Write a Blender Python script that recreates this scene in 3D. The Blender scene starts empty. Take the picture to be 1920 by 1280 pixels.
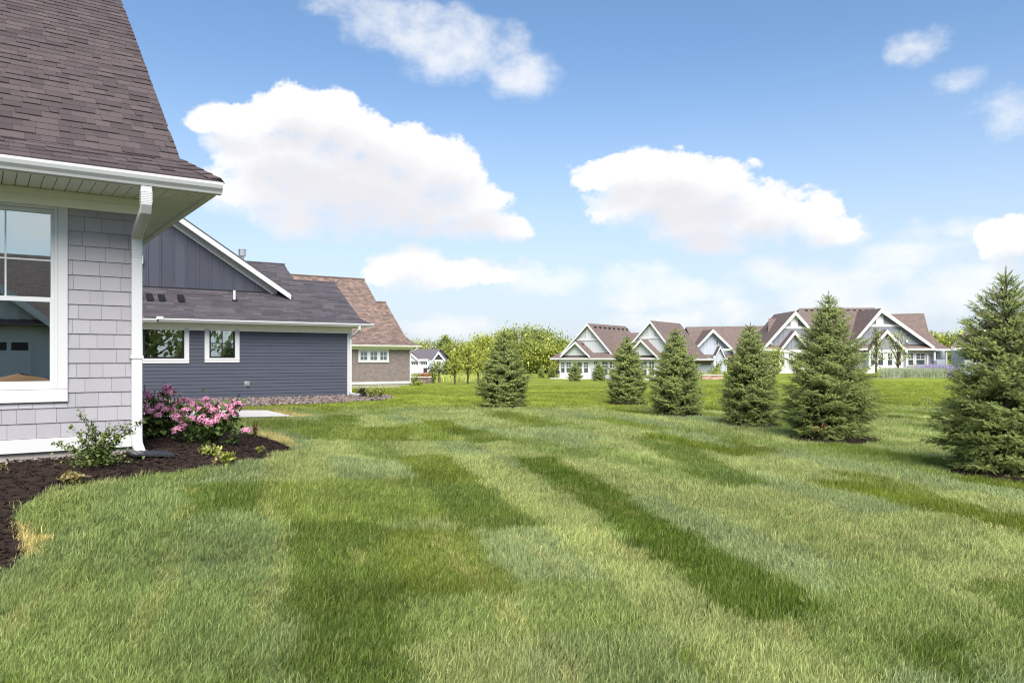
import bpy, math, random
import numpy as np
from mathutils import Vector, Matrix

scene = bpy.context.scene
COL = scene.collection
rad = math.radians

# ------------------------------------------------------------------ camera
F = 1430.0; CX = 960.0; HY = 672.0; EYE = 1.4
cam_d = bpy.data.cameras.new("camera")
cam_d.sensor_width = 36.0
cam_d.lens = F / 1920.0 * 36.0
cam_d.shift_y = (HY - 640.0) / 1920.0
cam_d.clip_start = 0.1
cam_d.clip_end = 6000.0
cam = bpy.data.objects.new("camera", cam_d)
COL.objects.link(cam)
cam.location = (0, 0, EYE)
cam.rotation_euler = (rad(90), 0, 0)
scene.camera = cam
scene.cycles.use_denoising = True
scene.cycles.filter_width = 1.15

# ------------------------------------------------------------------ light
SUN_AZ = math.atan2(0.17, -0.98)       # horizontal direction TO the sun (x, y)
SUN_EL = rad(46)
sun_dir = Vector((math.cos(SUN_EL) * math.sin(SUN_AZ), math.cos(SUN_EL) * math.cos(SUN_AZ), math.sin(SUN_EL)))
sun_d = bpy.data.lights.new("sun", 'SUN')
sun_d.energy = 3.5
sun_d.angle = rad(40)
sun_d.color = (1.0, 0.95, 0.87)
sun = bpy.data.objects.new("sun", sun_d)
COL.objects.link(sun)
sun.rotation_euler = sun_dir.to_track_quat('Z', 'Y').to_euler()
sun.location = (0, 0, 60)

vs = scene.view_settings
vs.view_transform = 'Standard'
vs.look = 'None'
vs.exposure = 1.0
vs.gamma = 1.0
vs.use_curve_mapping = False

world = bpy.data.worlds.new("World")
scene.world = world
world.use_nodes = True
WT = world.node_tree
WT.nodes.clear()


class NT:
    """small helper to write node graphs as expressions"""
    def __init__(s, tree): s.t = tree
    def n(s, typ, **kw):
        nd = s.t.nodes.new(typ)
        for k, v in kw.items(): setattr(nd, k, v)
        return nd
    def put(s, sock, v):
        if v is None: return
        if isinstance(v, bpy.types.NodeSocket): s.t.links.new(v, sock)
        else: sock.default_value = v
    def m(s, op, a, b=None, c=None, clamp=False):
        nd = s.n('ShaderNodeMath', operation=op, use_clamp=clamp)
        s.put(nd.inputs[0], a); s.put(nd.inputs[1], b); s.put(nd.inputs[2], c)
        return nd.outputs[0]
    def vm(s, op, a, b=None, c=None):
        nd = s.n('ShaderNodeVectorMath', operation=op)
        s.put(nd.inputs[0], a)
        if op == 'SCALE': s.put(nd.inputs['Scale'], b)
        else:
            s.put(nd.inputs[1], b); s.put(nd.inputs[2], c)
        return nd.outputs['Value'] if op in ('DOT_PRODUCT', 'LENGTH') else nd.outputs[0]
    def mix(s, f, a, b, blend='MIX'):
        nd = s.n('ShaderNodeMix', data_type='RGBA', blend_type=blend)
        s.put(nd.inputs['Factor'], f); s.put(nd.inputs['A'], a) if False else None
        s.put(nd.inputs[6], a); s.put(nd.inputs[7], b)
        return nd.outputs[2]
    def noise(s, vec, scale, detail=4, rough=0.55, dist=0.0, col=False):
        nd = s.n('ShaderNodeTexNoise')
        s.put(nd.inputs['Vector'], vec)
        nd.inputs['Scale'].default_value = scale; nd.inputs['Detail'].default_value = detail
        nd.inputs['Roughness'].default_value = rough; nd.inputs['Distortion'].default_value = dist
        return nd.outputs['Color'] if col else nd.outputs['Fac']
    def smooth(s, v, lo, hi, a=0.0, b=1.0):
        nd = s.n('ShaderNodeMapRange', interpolation_type='SMOOTHSTEP')
        s.put(nd.inputs['Value'], v)
        nd.inputs['From Min'].default_value = lo; nd.inputs['From Max'].default_value = hi
        nd.inputs['To Min'].default_value = a; nd.inputs['To Max'].default_value = b
        return nd.outputs['Result']


# clouds: centre x, y and radii in units of the photo's angular grid, weight
CLOUDS = [
    (455, 228, 85, 34, .75), (540, 215, 60, 42, 1), (600, 225, 75, 48, 1), (660, 265, 80, 55, 1), (560, 300, 120, 62, 1.1),
    (720, 290, 85, 52, 1), (640, 350, 150, 75, 1.2), (500, 355, 85, 55, .9), (790, 330, 95, 58, 1.1), (740, 385, 140, 52, 1.1),
    (560, 405, 110, 36, .8), (855, 385, 85, 48, 1), (905, 425, 85, 30, .9), (960, 440, 45, 24, .7), (430, 375, 60, 40, .45),
    (1150, 325, 68, 30, .9), (1235, 322, 85, 36, 1), (1310, 352, 95, 46, 1.1), (1210, 370, 90, 46, 1.1), (1300, 412, 120, 48, 1.1),
    (1400, 398, 100, 46, 1), (1340, 455, 75, 26, .8), (1480, 425, 85, 36, .85), (1550, 440, 70, 34, .7), (1600, 440, 42, 26, .45),
    (650, 5, 90, 26, .35), (740, 38, 95, 36, .45), (820, 66, 95, 50, .62), (890, 100, 100, 50, .65), (965, 138, 66, 40, .62), (830, 14, 60, 24, .2),
    (765, 500, 62, 34, .85), (820, 520, 60, 26, .8), (920, 508, 62, 26, .75), (1000, 525, 85, 24, .6),
    (1190, 520, 60, 24, .55), (1250, 552, 110, 28, .6), (1370, 585, 60, 22, .55), (840, 612, 90, 20, .5),
    (1712, 100, 50, 34, .25), (1810, 150, 46, 26, .08), (1890, 200, 70, 54, .18), (1900, 455, 62, 36, .9), (1750, 440, 90, 26, .35),
    (1450, 510, 110, 26, .45), (1600, 520, 120, 26, .45), (1720, 480, 110, 26, .5), (1840, 520, 110, 40, .5), (1240, 600, 120, 20, .5), (1560, 545, 95, 40, .6), (1640, 580, 90, 40, .55), (1780, 550, 110, 40, .6), (1500, 590, 80, 24, .4),
    (2120, 300, 110, 60, .9), (2140, 480, 130, 50, .9), (60, 420, 160, 70, 1), (-150, 330, 120, 60, 1),
]


def build_sky():
    g = NT(WT)
    tc = g.n('ShaderNodeTexCoord').outputs['Generated']
    sep = g.n('ShaderNodeSeparateXYZ'); WT.links.new(tc, sep.inputs[0])
    x, y, z = sep.outputs
    a = g.m('ARCTAN2', x, y)
    hor = g.m('SQRT', g.m('ADD', g.m('MULTIPLY', x, x), g.m('MULTIPLY', y, y)))
    e = g.m('ARCTAN2', z, hor)
    com = g.n('ShaderNodeCombineXYZ'); WT.links.new(a, com.inputs[0]); WT.links.new(e, com.inputs[1])
    P = com.outputs[0]
    nz = g.noise(P, 7.0, 6, 0.6, col=True)
    nz = g.vm('SUBTRACT', nz, (0.5, 0.5, 0.5))
    nz2 = g.vm('SUBTRACT', g.noise(P, 26.0, 4, 0.6, col=True), (0.5, 0.5, 0.5))
    Pd = g.vm('ADD', g.vm('MULTIPLY_ADD', nz, (0.11, 0.055, 0), P), g.vm('SCALE', nz2, 0.022))
    fb = g.noise(g.vm('MULTIPLY', P, (1.0, 1.5, 1.0)), 15.0, 8, 0.62)

    def field(Pv, thin=False):
        acc = None
        for (px, py, rx, ry, w) in CLOUDS:
            if (w < .66) != thin: continue
            if thin: w = w + .35
            a0 = math.atan((px - CX) / F); ca = math.cos(a0)
            e0 = math.atan((HY - py) / F * ca)
            ra = rx / F * ca * ca * 1.28; re = ry / F * ca * 1.28
            q = g.vm('MULTIPLY_ADD', Pv, (1 / ra, 1 / re, 0), (-a0 / ra, -e0 / re, 0))
            d = g.m('SUBTRACT', 1.0, g.vm('DOT_PRODUCT', q, q))
            d = g.m('MULTIPLY_ADD', d, 1.0, (w - 1.0) * 0.85)
            acc = d if acc is None else g.m('SMOOTH_MAX', acc, d, 0.25)
        return acc
    D0 = field(Pd)
    D1 = field(g.vm('ADD', Pd, (-0.012, 0.030, 0)))
    fbc = g.m('SUBTRACT', fb, 0.5)
    D = g.m('MULTIPLY_ADD', g.m('SUBTRACT', g.noise(P, 44.0, 6, 0.65), 0.5), 0.7, g.m('MULTIPLY_ADD', fbc, 2.0, D0))
    wdt = g.m('MULTIPLY_ADD', g.m('MAXIMUM', g.m('MINIMUM', D1, 1.0), 0.0), 0.9, 0.42)
    mask = g.smooth(g.m('DIVIDE', g.m('ADD', D, 0.16), wdt), 0.0, 1.0)
    DT = g.m('MULTIPLY_ADD', fbc, 2.6, field(Pd, True))
    thin = g.m('MULTIPLY', g.smooth(DT, -0.25, 1.35), 0.82)
    mask = g.m('MAXIMUM', mask, thin)
    # the same kind of broken cloud all round the sky outside the view
    gen = g.noise(g.vm('MULTIPLY', P, (1.0, 2.0, 1.0)), 2.6, 7, 0.6)
    wgt = g.m('MAXIMUM', g.smooth(g.m('ABSOLUTE', a), 0.66, 0.85), g.smooth(e, 0.50, 0.62))
    mask2 = g.m('MULTIPLY', g.smooth(gen, 0.50, 0.68), g.m('MULTIPLY', wgt, g.smooth(e, 1.45, 1.1)))
    mask = g.m('MULTIPLY', g.m('MAXIMUM', mask, mask2), g.smooth(e, 0.0, 0.05, 0.25, 0.97))
    sh = g.smooth(g.m('MULTIPLY_ADD', fbc, 1.0, D1), 0.1, 1.25)
    sky = g.n('ShaderNodeTexSky', sky_type='NISHITA')
    sky.sun_disc = False
    sky.sun_elevation = SUN_EL
    sky.sun_rotation = math.atan2(sun_dir.x, sun_dir.y)
    sky.altitude = 250.0
    sky.air_density = 1.0; sky.dust_density = 1.2; sky.ozone_density = 1.4
    base = g.mix(1.0, sky.outputs[0], (SKY_TINT[0], SKY_TINT[1], SKY_TINT[2], 1), 'MULTIPLY')
    hz = g.m('POWER', g.m('SUBTRACT', 1.0, g.smooth(e, -0.04, 0.42)), 1.25)
    base = g.mix(g.m('MULTIPLY', hz, 0.92), base, (3.7, 4.05, 4.6, 1))
    ccol = g.mix(sh, (5.2, 5.2, 5.22, 1), (4.30, 4.22, 4.36, 1))
    colr = g.mix(mask, base, ccol)
    bg = g.n('ShaderNodeBackground')
    WT.links.new(colr, bg.inputs['Color'])
    bg.inputs['Strength'].default_value = 0.10
    out = g.n('ShaderNodeOutputWorld')
    WT.links.new(bg.outputs[0], out.inputs['Surface'])


SKY_TINT = (0.76, 0.88, 0.96)
build_sky()

# ------------------------------------------------------------------ materials
def new_mat(name):
    m = bpy.data.materials.new(name)
    m.use_nodes = True
    m.node_tree.nodes.clear()
    return m, NT(m.node_tree)


def pmat(name, col, rough=0.6, var=0.12, scale=3.0, bump=0.0, bscale=80.0, spec=0.3, rnd=0.0, metal=0.0, grain=0.0,
         stretch=(1, 1, 1), col2=None, trans=0.0):
    """Principled surface: world-space noise variation, per piece variation (object random + 'rnd' attribute), grain and bump"""
    m, g = new_mat(name)
    t = m.node_tree
    pos = g.n('ShaderNodeNewGeometry').outputs['Position']
    if stretch != (1, 1, 1): pos = g.vm('MULTIPLY', pos, stretch)
    f = g.m('MULTIPLY_ADD', g.m('SUBTRACT', g.noise(pos, scale, 4), 0.5), 2 * var * 1.6, 1.0)
    if grain: f = g.m('MULTIPLY', f, g.m('MULTIPLY_ADD', g.m('SUBTRACT', g.noise(pos, bscale, 2, 0.7), 0.5), 2 * grain, 1.0))
    r = None
    if rnd or col2 is not None:
        at = g.n('ShaderNodeAttribute', attribute_name='rnd')
        r = g.m('FRACT', g.m('ADD', at.outputs['Fac'], g.n('ShaderNodeObjectInfo').outputs['Random']))
        if rnd: f = g.m('MULTIPLY', f, g.m('MULTIPLY_ADD', g.m('SUBTRACT', r, 0.5), 2 * rnd, 1.0))
    c = (col[0], col[1], col[2], 1)
    if col2 is not None:
        r2 = g.m('FRACT', g.m('MULTIPLY', r, 7.31))
        c = g.mix(r2, c, (col2[0], col2[1], col2[2], 1))
    cc = g.vm('SCALE', c if isinstance(c, bpy.types.NodeSocket) else (col[0], col[1], col[2]), f)
    p = g.n('ShaderNodeBsdfPrincipled')
    t.links.new(cc, p.inputs['Base Color'])
    p.inputs['Roughness'].default_value = rough
    p.inputs['Specular IOR Level'].default_value = spec
    p.inputs['Metallic'].default_value = metal
    if bump:
        b = g.n('ShaderNodeBump')
        b.inputs['Strength'].default_value = bump
        b.inputs['Distance'].default_value = 0.01
        t.links.new(g.noise(pos, bscale, 3), b.inputs['Height'])
        t.links.new(b.outputs[0], p.inputs['Normal'])
    out = g.n('ShaderNodeOutputMaterial')
    if trans:
        tr = g.n('ShaderNodeBsdfTranslucent'); t.links.new(cc, tr.inputs['Color'])
        ms = g.n('ShaderNodeMixShader'); ms.inputs[0].default_value = trans
        t.links.new(p.outputs[0], ms.inputs[1]); t.links.new(tr.outputs[0], ms.inputs[2])
        t.links.new(ms.outputs[0], out.inputs['Surface'])
    else:
        t.links.new(p.outputs[0], out.inputs['Surface'])
    return m


def roof_mat(name, c1, c2, w=0.3, h=0.14):
    """far roofs: running courses of shingles laid along each face's own metres"""
    m, g = new_mat(name)
    t = m.node_tree
    uv = g.n('ShaderNodeUVMap').outputs[0]
    br = g.n('ShaderNodeTexBrick')
    t.links.new(uv, br.inputs['Vector'])
    br.inputs['Color1'].default_value = (*c1, 1); br.inputs['Color2'].default_value = (*c2, 1)
    br.inputs['Mortar'].default_value = (c1[0] * .45, c1[1] * .45, c1[2] * .45, 1)
    br.inputs['Scale'].default_value = 1.0; br.inputs['Brick Width'].default_value = w
    br.inputs['Row Height'].default_value = h; br.inputs['Mortar Size'].default_value = 0.012
    br.offset = 0.37
    n1 = g.m('MULTIPLY_ADD', g.noise(uv, 5.0, 5, 0.7), 0.9, 0.55)
    p = g.n('ShaderNodeBsdfPrincipled')
    t.links.new(g.vm('SCALE', br.outputs['Color'], n1), p.inputs['Base Color'])
    p.inputs['Roughness'].default_value = 0.85; p.inputs['Specular IOR Level'].default_value = 0.2
    out = g.n('ShaderNodeOutputMaterial'); t.links.new(p.outputs[0], out.inputs['Surface'])
    return m


def glass_mat(name, refl=0.22, tint=(0.75, 0.82, 0.80), solid=False):
    m, g = new_mat(name)
    t = m.node_tree
    tr = g.n('ShaderNodeBsdfDiffuse' if solid else 'ShaderNodeBsdfTransparent'); tr.inputs[0].default_value = (*tint, 1)
    gl = g.n('ShaderNodeBsdfGlossy'); gl.inputs['Roughness'].default_value = 0.01
    gl.inputs['Color'].default_value = (0.92, 0.97, 0.96, 1)
    lw = g.n('ShaderNodeFresnel'); lw.inputs['IOR'].default_value = 1.5
    f = g.m('ADD', lw.outputs[0], refl, clamp=True)
    ms = g.n('ShaderNodeMixShader'); t.links.new(f, ms.inputs[0])
    t.links.new(tr.outputs[0], ms.inputs[1]); t.links.new(gl.outputs[0], ms.inputs[2])
    out = g.n('ShaderNodeOutputMaterial'); t.links.new(ms.outputs[0], out.inputs['Surface'])
    return m


M = {}
M['white'] = pmat('white_paint', (.56, .56, .56), .45, .03, 2.0, .05, 120, .35)
M['frieze'] = pmat('shade_lifted_cream', (.86, .85, .78), .5, .03, 2, 0, 80, .3)  # colour raised above the white trim to make up for eave shade
M['white_metal'] = pmat('white_aluminium', (.57, .575, .58), .35, .03, 1.5, 0, 80, .45)
M['cream'] = pmat('soffit_vinyl', (.80, .80, .76), .5, .03, 2, 0, 80, .3)
M['shake'] = pmat('grey_shake_paint', (.335, .320, .345), .65, .05, 2.5, .12, 90, .2, rnd=.05, stretch=(1, 1, .25))
M['concrete'] = pmat('concrete', (.40, .36, .32), .85, .15, 3, .3, 60, .2)
M['pad'] = pmat('pale_concrete', (.60, .56, .51), .85, .06, 1.2, .1, 80, .2)
M['roof_dark'] = pmat('charcoal_brown_shingle', (.086, .068, .069), .85, .08, 3, .4, 350, .10, rnd=.20, grain=.25)
M['roof_slate'] = pmat('slate_shingle', (.078, .070, .080), .85, .10, 3, .2, 200, .12, rnd=.24, grain=.2)
M['roof_brown'] = pmat('mixed_brown_shingle', (.215, .145, .115), .85, .10, 3, .2, 200, .12, rnd=.32, grain=.2, col2=(.150, .115, .105))
M['roof_far'] = roof_mat('red_brown_shingle', (.205, .150, .130), (.145, .112, .104))
M['roof_far_grey'] = roof_mat('grey_shingle', (.17, .15, .165), (.115, .10, .12))
M['navy'] = pmat('slate_blue_siding', (.062, .068, .092), .55, .06, 2, .1, 140, .25, rnd=.05, stretch=(.3, .3, 3))
M['navy_board'] = pmat('slate_blue_board', (.058, .062, .083), .55, .05, 1.5, .1, 140, .25, rnd=.09)
M['taupe'] = pmat('taupe_shingle', (.195, .160, .150), .7, .06, 2, .05, 120, .2, rnd=.12)
M['black'] = pmat('black_frame', (.012, .012, .014), .35, .05, 3, 0, 80, .4)
M['dark_room'] = pmat('dark_room', (.035, .032, .028), .9, .4, 1.5)
M['blind'] = pmat('pale_blind', (.62, .66, .60), .8, .03, 2)
M['glass'] = glass_mat('window_glass', .38)
M['glass_far'] = glass_mat('far_window_glass', .12, (.05, .07, .075), True)
M['galv'] = pmat('galvanised_metal', (.55, .55, .55), .35, .1, 4, 0, 80, .5, metal=.8)
M['mulch'] = pmat('dark_mulch', (.030, .020, .016), .95, .5, 18, .8, 60, .1, grain=.6)
M['chip'] = pmat('mulch_chip', (.030, .019, .015), .85, .3, 20, .3, 120, .15, rnd=.8)
M['gravel'] = pmat('river_gravel', (.15, .12, .105), .85, .25, 9, .6, 40, .2, grain=.5)
M['stone'] = pmat('river_stone', (.19, .135, .110), .7, .15, 6, .2, 60, .2, rnd=.8, col2=(.13, .115, .115))
M['bark'] = pmat('bark', (.10, .072, .05), .9, .3, 20, .6, 60, .1)
M['twig'] = pmat('dead_twig_bark', (.36, .17, .10), .9, .2, 20)
M['white_far'] = pmat('white_board', (.62, .62, .62), .6, .02, 1)
M['grey_wall'] = pmat('white_board_wall', (.53, .55, .55), .6, .03, 1)
M['blue_wall'] = pmat('blue_grey_board_wall', (.225, .235, .275), .6, .04, 1)
M['pale_blue'] = pmat('pale_blue_siding', (.42, .46, .53), .6, .04, 1)
M['stone_wall'] = pmat('block_stone', (.20, .15, .14), .9, .25, 4, .3, 30, .1, rnd=.3)
M['grill'] = pmat('black_cover', (.02, .02, .022), .6, .1, 4)
M['drain'] = pmat('black_plastic', (.03, .032, .036), .4, .1, 6, 0, 50, .4)
M['soil'] = pmat('bare_soil', (.36, .20, .10), .95, .2, 2, .6, 20, .1)
M['path'] = pmat('path_concrete', (.50, .46, .42), .9, .06, 1)


def leaf_mat(name, c1, c2, trans=.3, rough=.55, spec=.25):
    m, g = new_mat(name)
    t = m.node_tree
    at = g.n('ShaderNodeAttribute', attribute_name='rnd')
    c = g.mix(at.outputs['Fac'], (*c1, 1), (*c2, 1))
    p = g.n('ShaderNodeBsdfPrincipled'); t.links.new(c, p.inputs['Base Color'])
    p.inputs['Roughness'].default_value = rough; p.inputs['Specular IOR Level'].default_value = spec
    tr = g.n('ShaderNodeBsdfTranslucent'); t.links.new(c, tr.inputs['Color'])
    ms = g.n('ShaderNodeMixShader'); ms.inputs[0].default_value = trans
    t.links.new(p.outputs[0], ms.inputs[1]); t.links.new(tr.outputs[0], ms.inputs[2])
    out = g.n('ShaderNodeOutputMaterial'); t.links.new(ms.outputs[0], out.inputs['Surface'])
    return m


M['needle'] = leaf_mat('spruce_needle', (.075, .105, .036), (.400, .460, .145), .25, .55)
M['leaf_yellow'] = leaf_mat('yellow_green_leaf', (.27, .31, .050), (.62, .64, .150), .4)
M['leaf_green'] = leaf_mat('mid_green_leaf', (.22, .27, .055), (.56, .60, .15), .35)
M['leaf_deep'] = leaf_mat('deep_green_leaf', (.150, .190, .045), (.42, .46, .12), .3)
M['leaf_hyd'] = leaf_mat('hydrangea_leaf', (.045, .085, .020), (.160, .230, .060), .25)
M['leaf_shrub'] = leaf_mat('shrub_leaf', (.070, .120, .030), (.24, .29, .095), .3)
M['petal'] = leaf_mat('pink_petal', (.60, .16, .32), (.90, .52, .66), .3)
M['petal_white'] = leaf_mat('cream_petal', (.80, .72, .42), (.85, .82, .70), .3)
M['straw'] = leaf_mat('straw_leaf', (.26, .20, .07), (.48, .42, .20), .3)
M['purple'] = leaf_mat('purple_leaf', (.016, .010, .016), (.05, .03, .045), .2)
M['red_leaf'] = leaf_mat('red_leaf', (.30, .05, .035), (.55, .16, .10), .3)
M['lavender'] = leaf_mat('lavender_bloom', (.22, .20, .30), (.48, .42, .62), .3)
M['silver'] = leaf_mat('silver_green_blade', (.20, .25, .14), (.42, .46, .30), .3)


def lawn_mat():
    """ground sheet: grass colour from the 'gcol' attribute, noise in the blades' size"""
    m, g = new_mat('lawn_ground')
    t = m.node_tree
    pos = g.n('ShaderNodeNewGeometry').outputs['Position']
    at = g.n('ShaderNodeAttribute', attribute_name='gcol')
    n1 = g.noise(pos, 1.3, 5, 0.6); n2 = g.noise(g.vm('MULTIPLY', pos, (1, .35, 1)), 14.0, 4, 0.7)
    f = g.m('MULTIPLY', g.m('MULTIPLY_ADD', n1, .5, .75), g.m('MULTIPLY_ADD', n2, .8, .6))
    c = g.vm('SCALE', at.outputs['Color'], f)
    p = g.n('ShaderNodeBsdfPrincipled'); t.links.new(c, p.inputs['Base Color'])
    p.inputs['Roughness'].default_value = 0.9; p.inputs['Specular IOR Level'].default_value = 0.1
    b = g.n('ShaderNodeBump'); b.inputs['Strength'].default_value = .6; b.inputs['Distance'].default_value = .04
    t.links.new(g.noise(pos, 22.0, 4, 0.7), b.inputs['Height']); t.links.new(b.outputs[0], p.inputs['Normal'])
    out = g.n('ShaderNodeOutputMaterial'); t.links.new(p.outputs[0], out.inputs['Surface'])
    return m


def blade_mat():
    m, g = new_mat('grass_blade')
    t = m.node_tree
    ai = g.n('ShaderNodeAttribute', attribute_name='tcol', attribute_type='INSTANCER')
    ar = g.n('ShaderNodeAttribute', attribute_name='rnd')
    f = g.m('MULTIPLY_ADD', ar.outputs['Fac'], 1.1, 0.42)
    c = g.vm('SCALE', ai.outputs['Color'], f)
    dry = g.smooth(ar.outputs['Fac'], 0.86, 0.95)
    c = g.mix(g.m('MULTIPLY', dry, 0.55), c, (.50, .44, .22, 1))
    p = g.n('ShaderNodeBsdfPrincipled'); t.links.new(c, p.inputs['Base Color'])
    p.inputs['Roughness'].default_value = 0.5; p.inputs['Specular IOR Level'].default_value = 0.16
    tr = g.n('ShaderNodeBsdfTranslucent'); t.links.new(c, tr.inputs['Color'])
    ms = g.n('ShaderNodeMixShader'); ms.inputs[0].default_value = .3
    t.links.new(p.outputs[0], ms.inputs[1]); t.links.new(tr.outputs[0], ms.inputs[2])
    out = g.n('ShaderNodeOutputMaterial'); t.links.new(ms.outputs[0], out.inputs['Surface'])
    return m


M['lawn'] = lawn_mat()
M['blade'] = blade_mat()

# ------------------------------------------------------------------ object helpers
def tag(o, label=None, cat=None, group=None, kind=None):
    if label: o['label'] = label
    if cat: o['category'] = cat
    if group: o['group'] = group
    if kind: o['kind'] = kind
    return o


def thing(name, label, cat, loc=(0, 0, 0), rz=0.0, group=None):
    o = bpy.data.objects.new(name, None)
    COL.objects.link(o)
    o.empty_display_size = 0.2
    o.location = loc; o.rotation_euler = (0, 0, rz)
    return tag(o, label, cat, group)


def link(name, me, mat, parent=None, mtx=None):
    o = bpy.data.objects.new(name, me)
    COL.objects.link(o)
    if mat is not None and len(me.materials) == 0: me.materials.append(mat)
    if parent is not None: o.parent = parent
    if mtx is not None: o.matrix_local = mtx
    return o


class MB:
    def __init__(s): s.v = []; s.f = []; s.r = []
    def add(s, pts, faces, r=0.0):
        b = len(s.v); s.v += [tuple(p) for p in pts]
        for f in faces: s.f.append(tuple(i + b for i in f)); s.r.append(r)
        return s
    def box(s, x0, y0, z0, x1, y1, z1, r=0.0):
        x0, x1 = min(x0, x1), max(x0, x1); y0, y1 = min(y0, y1), max(y0, y1); z0, z1 = min(z0, z1), max(z0, z1)
        return s.add([(x0, y0, z0), (x1, y0, z0), (x1, y1, z0), (x0, y1, z0), (x0, y0, z1), (x1, y0, z1), (x1, y1, z1), (x0, y1, z1)],
                     [(3, 2, 1, 0), (4, 5, 6, 7), (0, 1, 5, 4), (1, 2, 6, 5), (2, 3, 7, 6), (3, 0, 4, 7)], r)
    def prism(s, pts, vec, r=0.0):
        n = len(pts); p = [Vector(q) for q in pts]; w = Vector(vec)
        fs = [tuple(range(n)), tuple(range(2 * n - 1, n - 1, -1))]
        fs += [(i, i + n, (i + 1) % n + n, (i + 1) % n) for i in range(n)]
        return s.add([tuple(q) for q in p] + [tuple(q + w) for q in p], fs, r)
    def tube(s, path, r, n=8, r1=None):
        pts = [Vector(p) for p in path]; k = len(pts); vs_ = []
        for i, p in enumerate(pts):
            d = (pts[min(i + 1, k - 1)] - pts[max(i - 1, 0)]).normalized()
            a = d.orthogonal().normalized(); b = d.cross(a)
            rr = r if r1 is None else r + (r1 - r) * i / (k - 1)
            for j in range(n):
                t = 2 * math.pi * j / n
                vs_.append(tuple(p + a * (rr * math.cos(t)) + b * (rr * math.sin(t))))
        fs = [(i * n + j, i * n + (j + 1) % n, (i + 1) * n + (j + 1) % n, (i + 1) * n + j) for i in range(k - 1) for j in range(n)]
        fs += [tuple(range(n - 1, -1, -1)), tuple(range((k - 1) * n, k * n))]
        return s.add(vs_, fs)
    def rect_tube(s, path, w, d, right):
        """rectangular pipe: w along 'right', d across"""
        R = Vector(right).normalized(); pts = [Vector(p) for p in path]; k = len(pts); vs_ = []
        for i, p in enumerate(pts):
            t = (pts[min(i + 1, k - 1)] - pts[max(i - 1, 0)]).normalized()
            N = t.cross(R).normalized()
            for (sx, sy) in ((-1, -1), (1, -1), (1, 1), (-1, 1)):
                vs_.append(tuple(p + R * (sx * w / 2) + N * (sy * d / 2)))
        fs = [(i * 4 + j, i * 4 + (j + 1) % 4, (i + 1) * 4 + (j + 1) % 4, (i + 1) * 4 + j) for i in range(k - 1) for j in range(4)]
        fs += [(3, 2, 1, 0), tuple(range((k - 1) * 4, k * 4))]
        return s.add(vs_, fs)
    def mesh(s, name, uv=False, smooth=False, bevel=0.0):
        me = bpy.data.meshes.new(name)
        me.from_pydata(s.v, [], s.f)
        if any(s.r):
            at = me.attributes.new('rnd', 'FLOAT', 'FACE'); at.data.foreach_set('value', s.r)
        import bmesh
        bm = bmesh.new(); bm.from_mesh(me); bmesh.ops.recalc_face_normals(bm, faces=bm.faces)
        if bevel:
            bmesh.ops.bevel(bm, geom=list(bm.edges), offset=bevel, segments=1, affect='EDGES')
        if uv:
            ul = bm.loops.layers.uv.new('UVMap')
            for f in bm.faces:
                n = f.normal; h = Vector((0, 0, 1)).cross(n)
                h = h.normalized() if h.length > 1e-3 else Vector((1, 0, 0))
                t = n.cross(h)
                for l in f.loops: l[ul].uv = (l.vert.co.dot(h), l.vert.co.dot(t))
        bm.to_mesh(me); bm.free()
        if smooth: me.polygons.foreach_set('use_smooth', [True] * len(me.polygons))
        return me
    def build(s, name, mat, parent=None, uv=False, smooth=False, bevel=0.0, kind=None):
        o = link(name, s.mesh(name, uv, smooth, bevel), mat, parent)
        if kind: o['kind'] = kind
        return o


def np_mesh(name, V, Fq, rnd=None, mat=None):
    """numpy verts (n,3), faces (m,k) all with k corners, rnd per face"""
    me = bpy.data.meshes.new(name)
    V = np.asarray(V, np.float32); Fq = np.asarray(Fq, np.int32)
    m, k = Fq.shape
    me.vertices.add(len(V)); me.vertices.foreach_set('co', V.ravel())
    me.loops.add(m * k); me.loops.foreach_set('vertex_index', Fq.ravel())
    me.polygons.add(m); me.polygons.foreach_set('loop_start', np.arange(0, m * k, k, dtype=np.int32))
    me.update(calc_edges=True)
    me.polygons.foreach_set('use_smooth', np.zeros(m, bool))
    if rnd is not None:
        at = me.attributes.new('rnd', 'FLOAT', 'FACE'); at.data.foreach_set('value', np.asarray(rnd, np.float32))
    if mat is not None: me.materials.append(mat)
    return me


# ------------------------------------------------------------------ ground shape
AX = math.atan2(1430.0, 2040.0)                 # the near street's house axis
U2 = np.array([math.cos(AX), math.sin(AX)]); V2 = np.array([-U2[1], U2[0]])
H1 = np.array([-3.796, 7.8]); H1Z = 0.40


def sst(t):
    t = np.clip(t, 0, 1); return t * t * (3 - 2 * t)


def gz(x, y):
    x = np.asarray(x, float); y = np.asarray(y, float)
    q = x / np.maximum(y, 20.0)
    S = 1.22 - 0.95 * sst((q - .20) / .16) + .18 * sst((-.10 - q) / .1)
    z = -S * sst((y - 20.0) / 80.0) - 0.62 * sst((y - 100.0) / 80.0)
    dx = x - H1[0]; dy = y - H1[1]
    lx = dx * U2[0] + dy * U2[1]; ly = dx * V2[0] + dy * V2[1]
    d = np.hypot(np.maximum(lx, 0), np.maximum(-ly, 0))
    z = z + 0.40 * (1 - sst((d - .25) / 3.3)) * (1 - sst((np.hypot(dx, dy) - 9) / 6)) * (1 - sst((ly - 3) / 4))
    z = z + 0.015 * np.sin(x * .9 + 1.3) * np.sin(y * .7) * sst((y - 3) / 4)
    return z


def gpt(px, py):
    """the ground point a sight line meets"""
    z = 0.0
    for _ in range(40):
        Y = (EYE - z) * F / (py - HY); X = (px - CX) / F * Y
        z = 0.5 * z + 0.5 * float(gz(X, Y))
    return X, Y


def rng_of(seed): return np.random.default_rng(seed)


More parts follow.
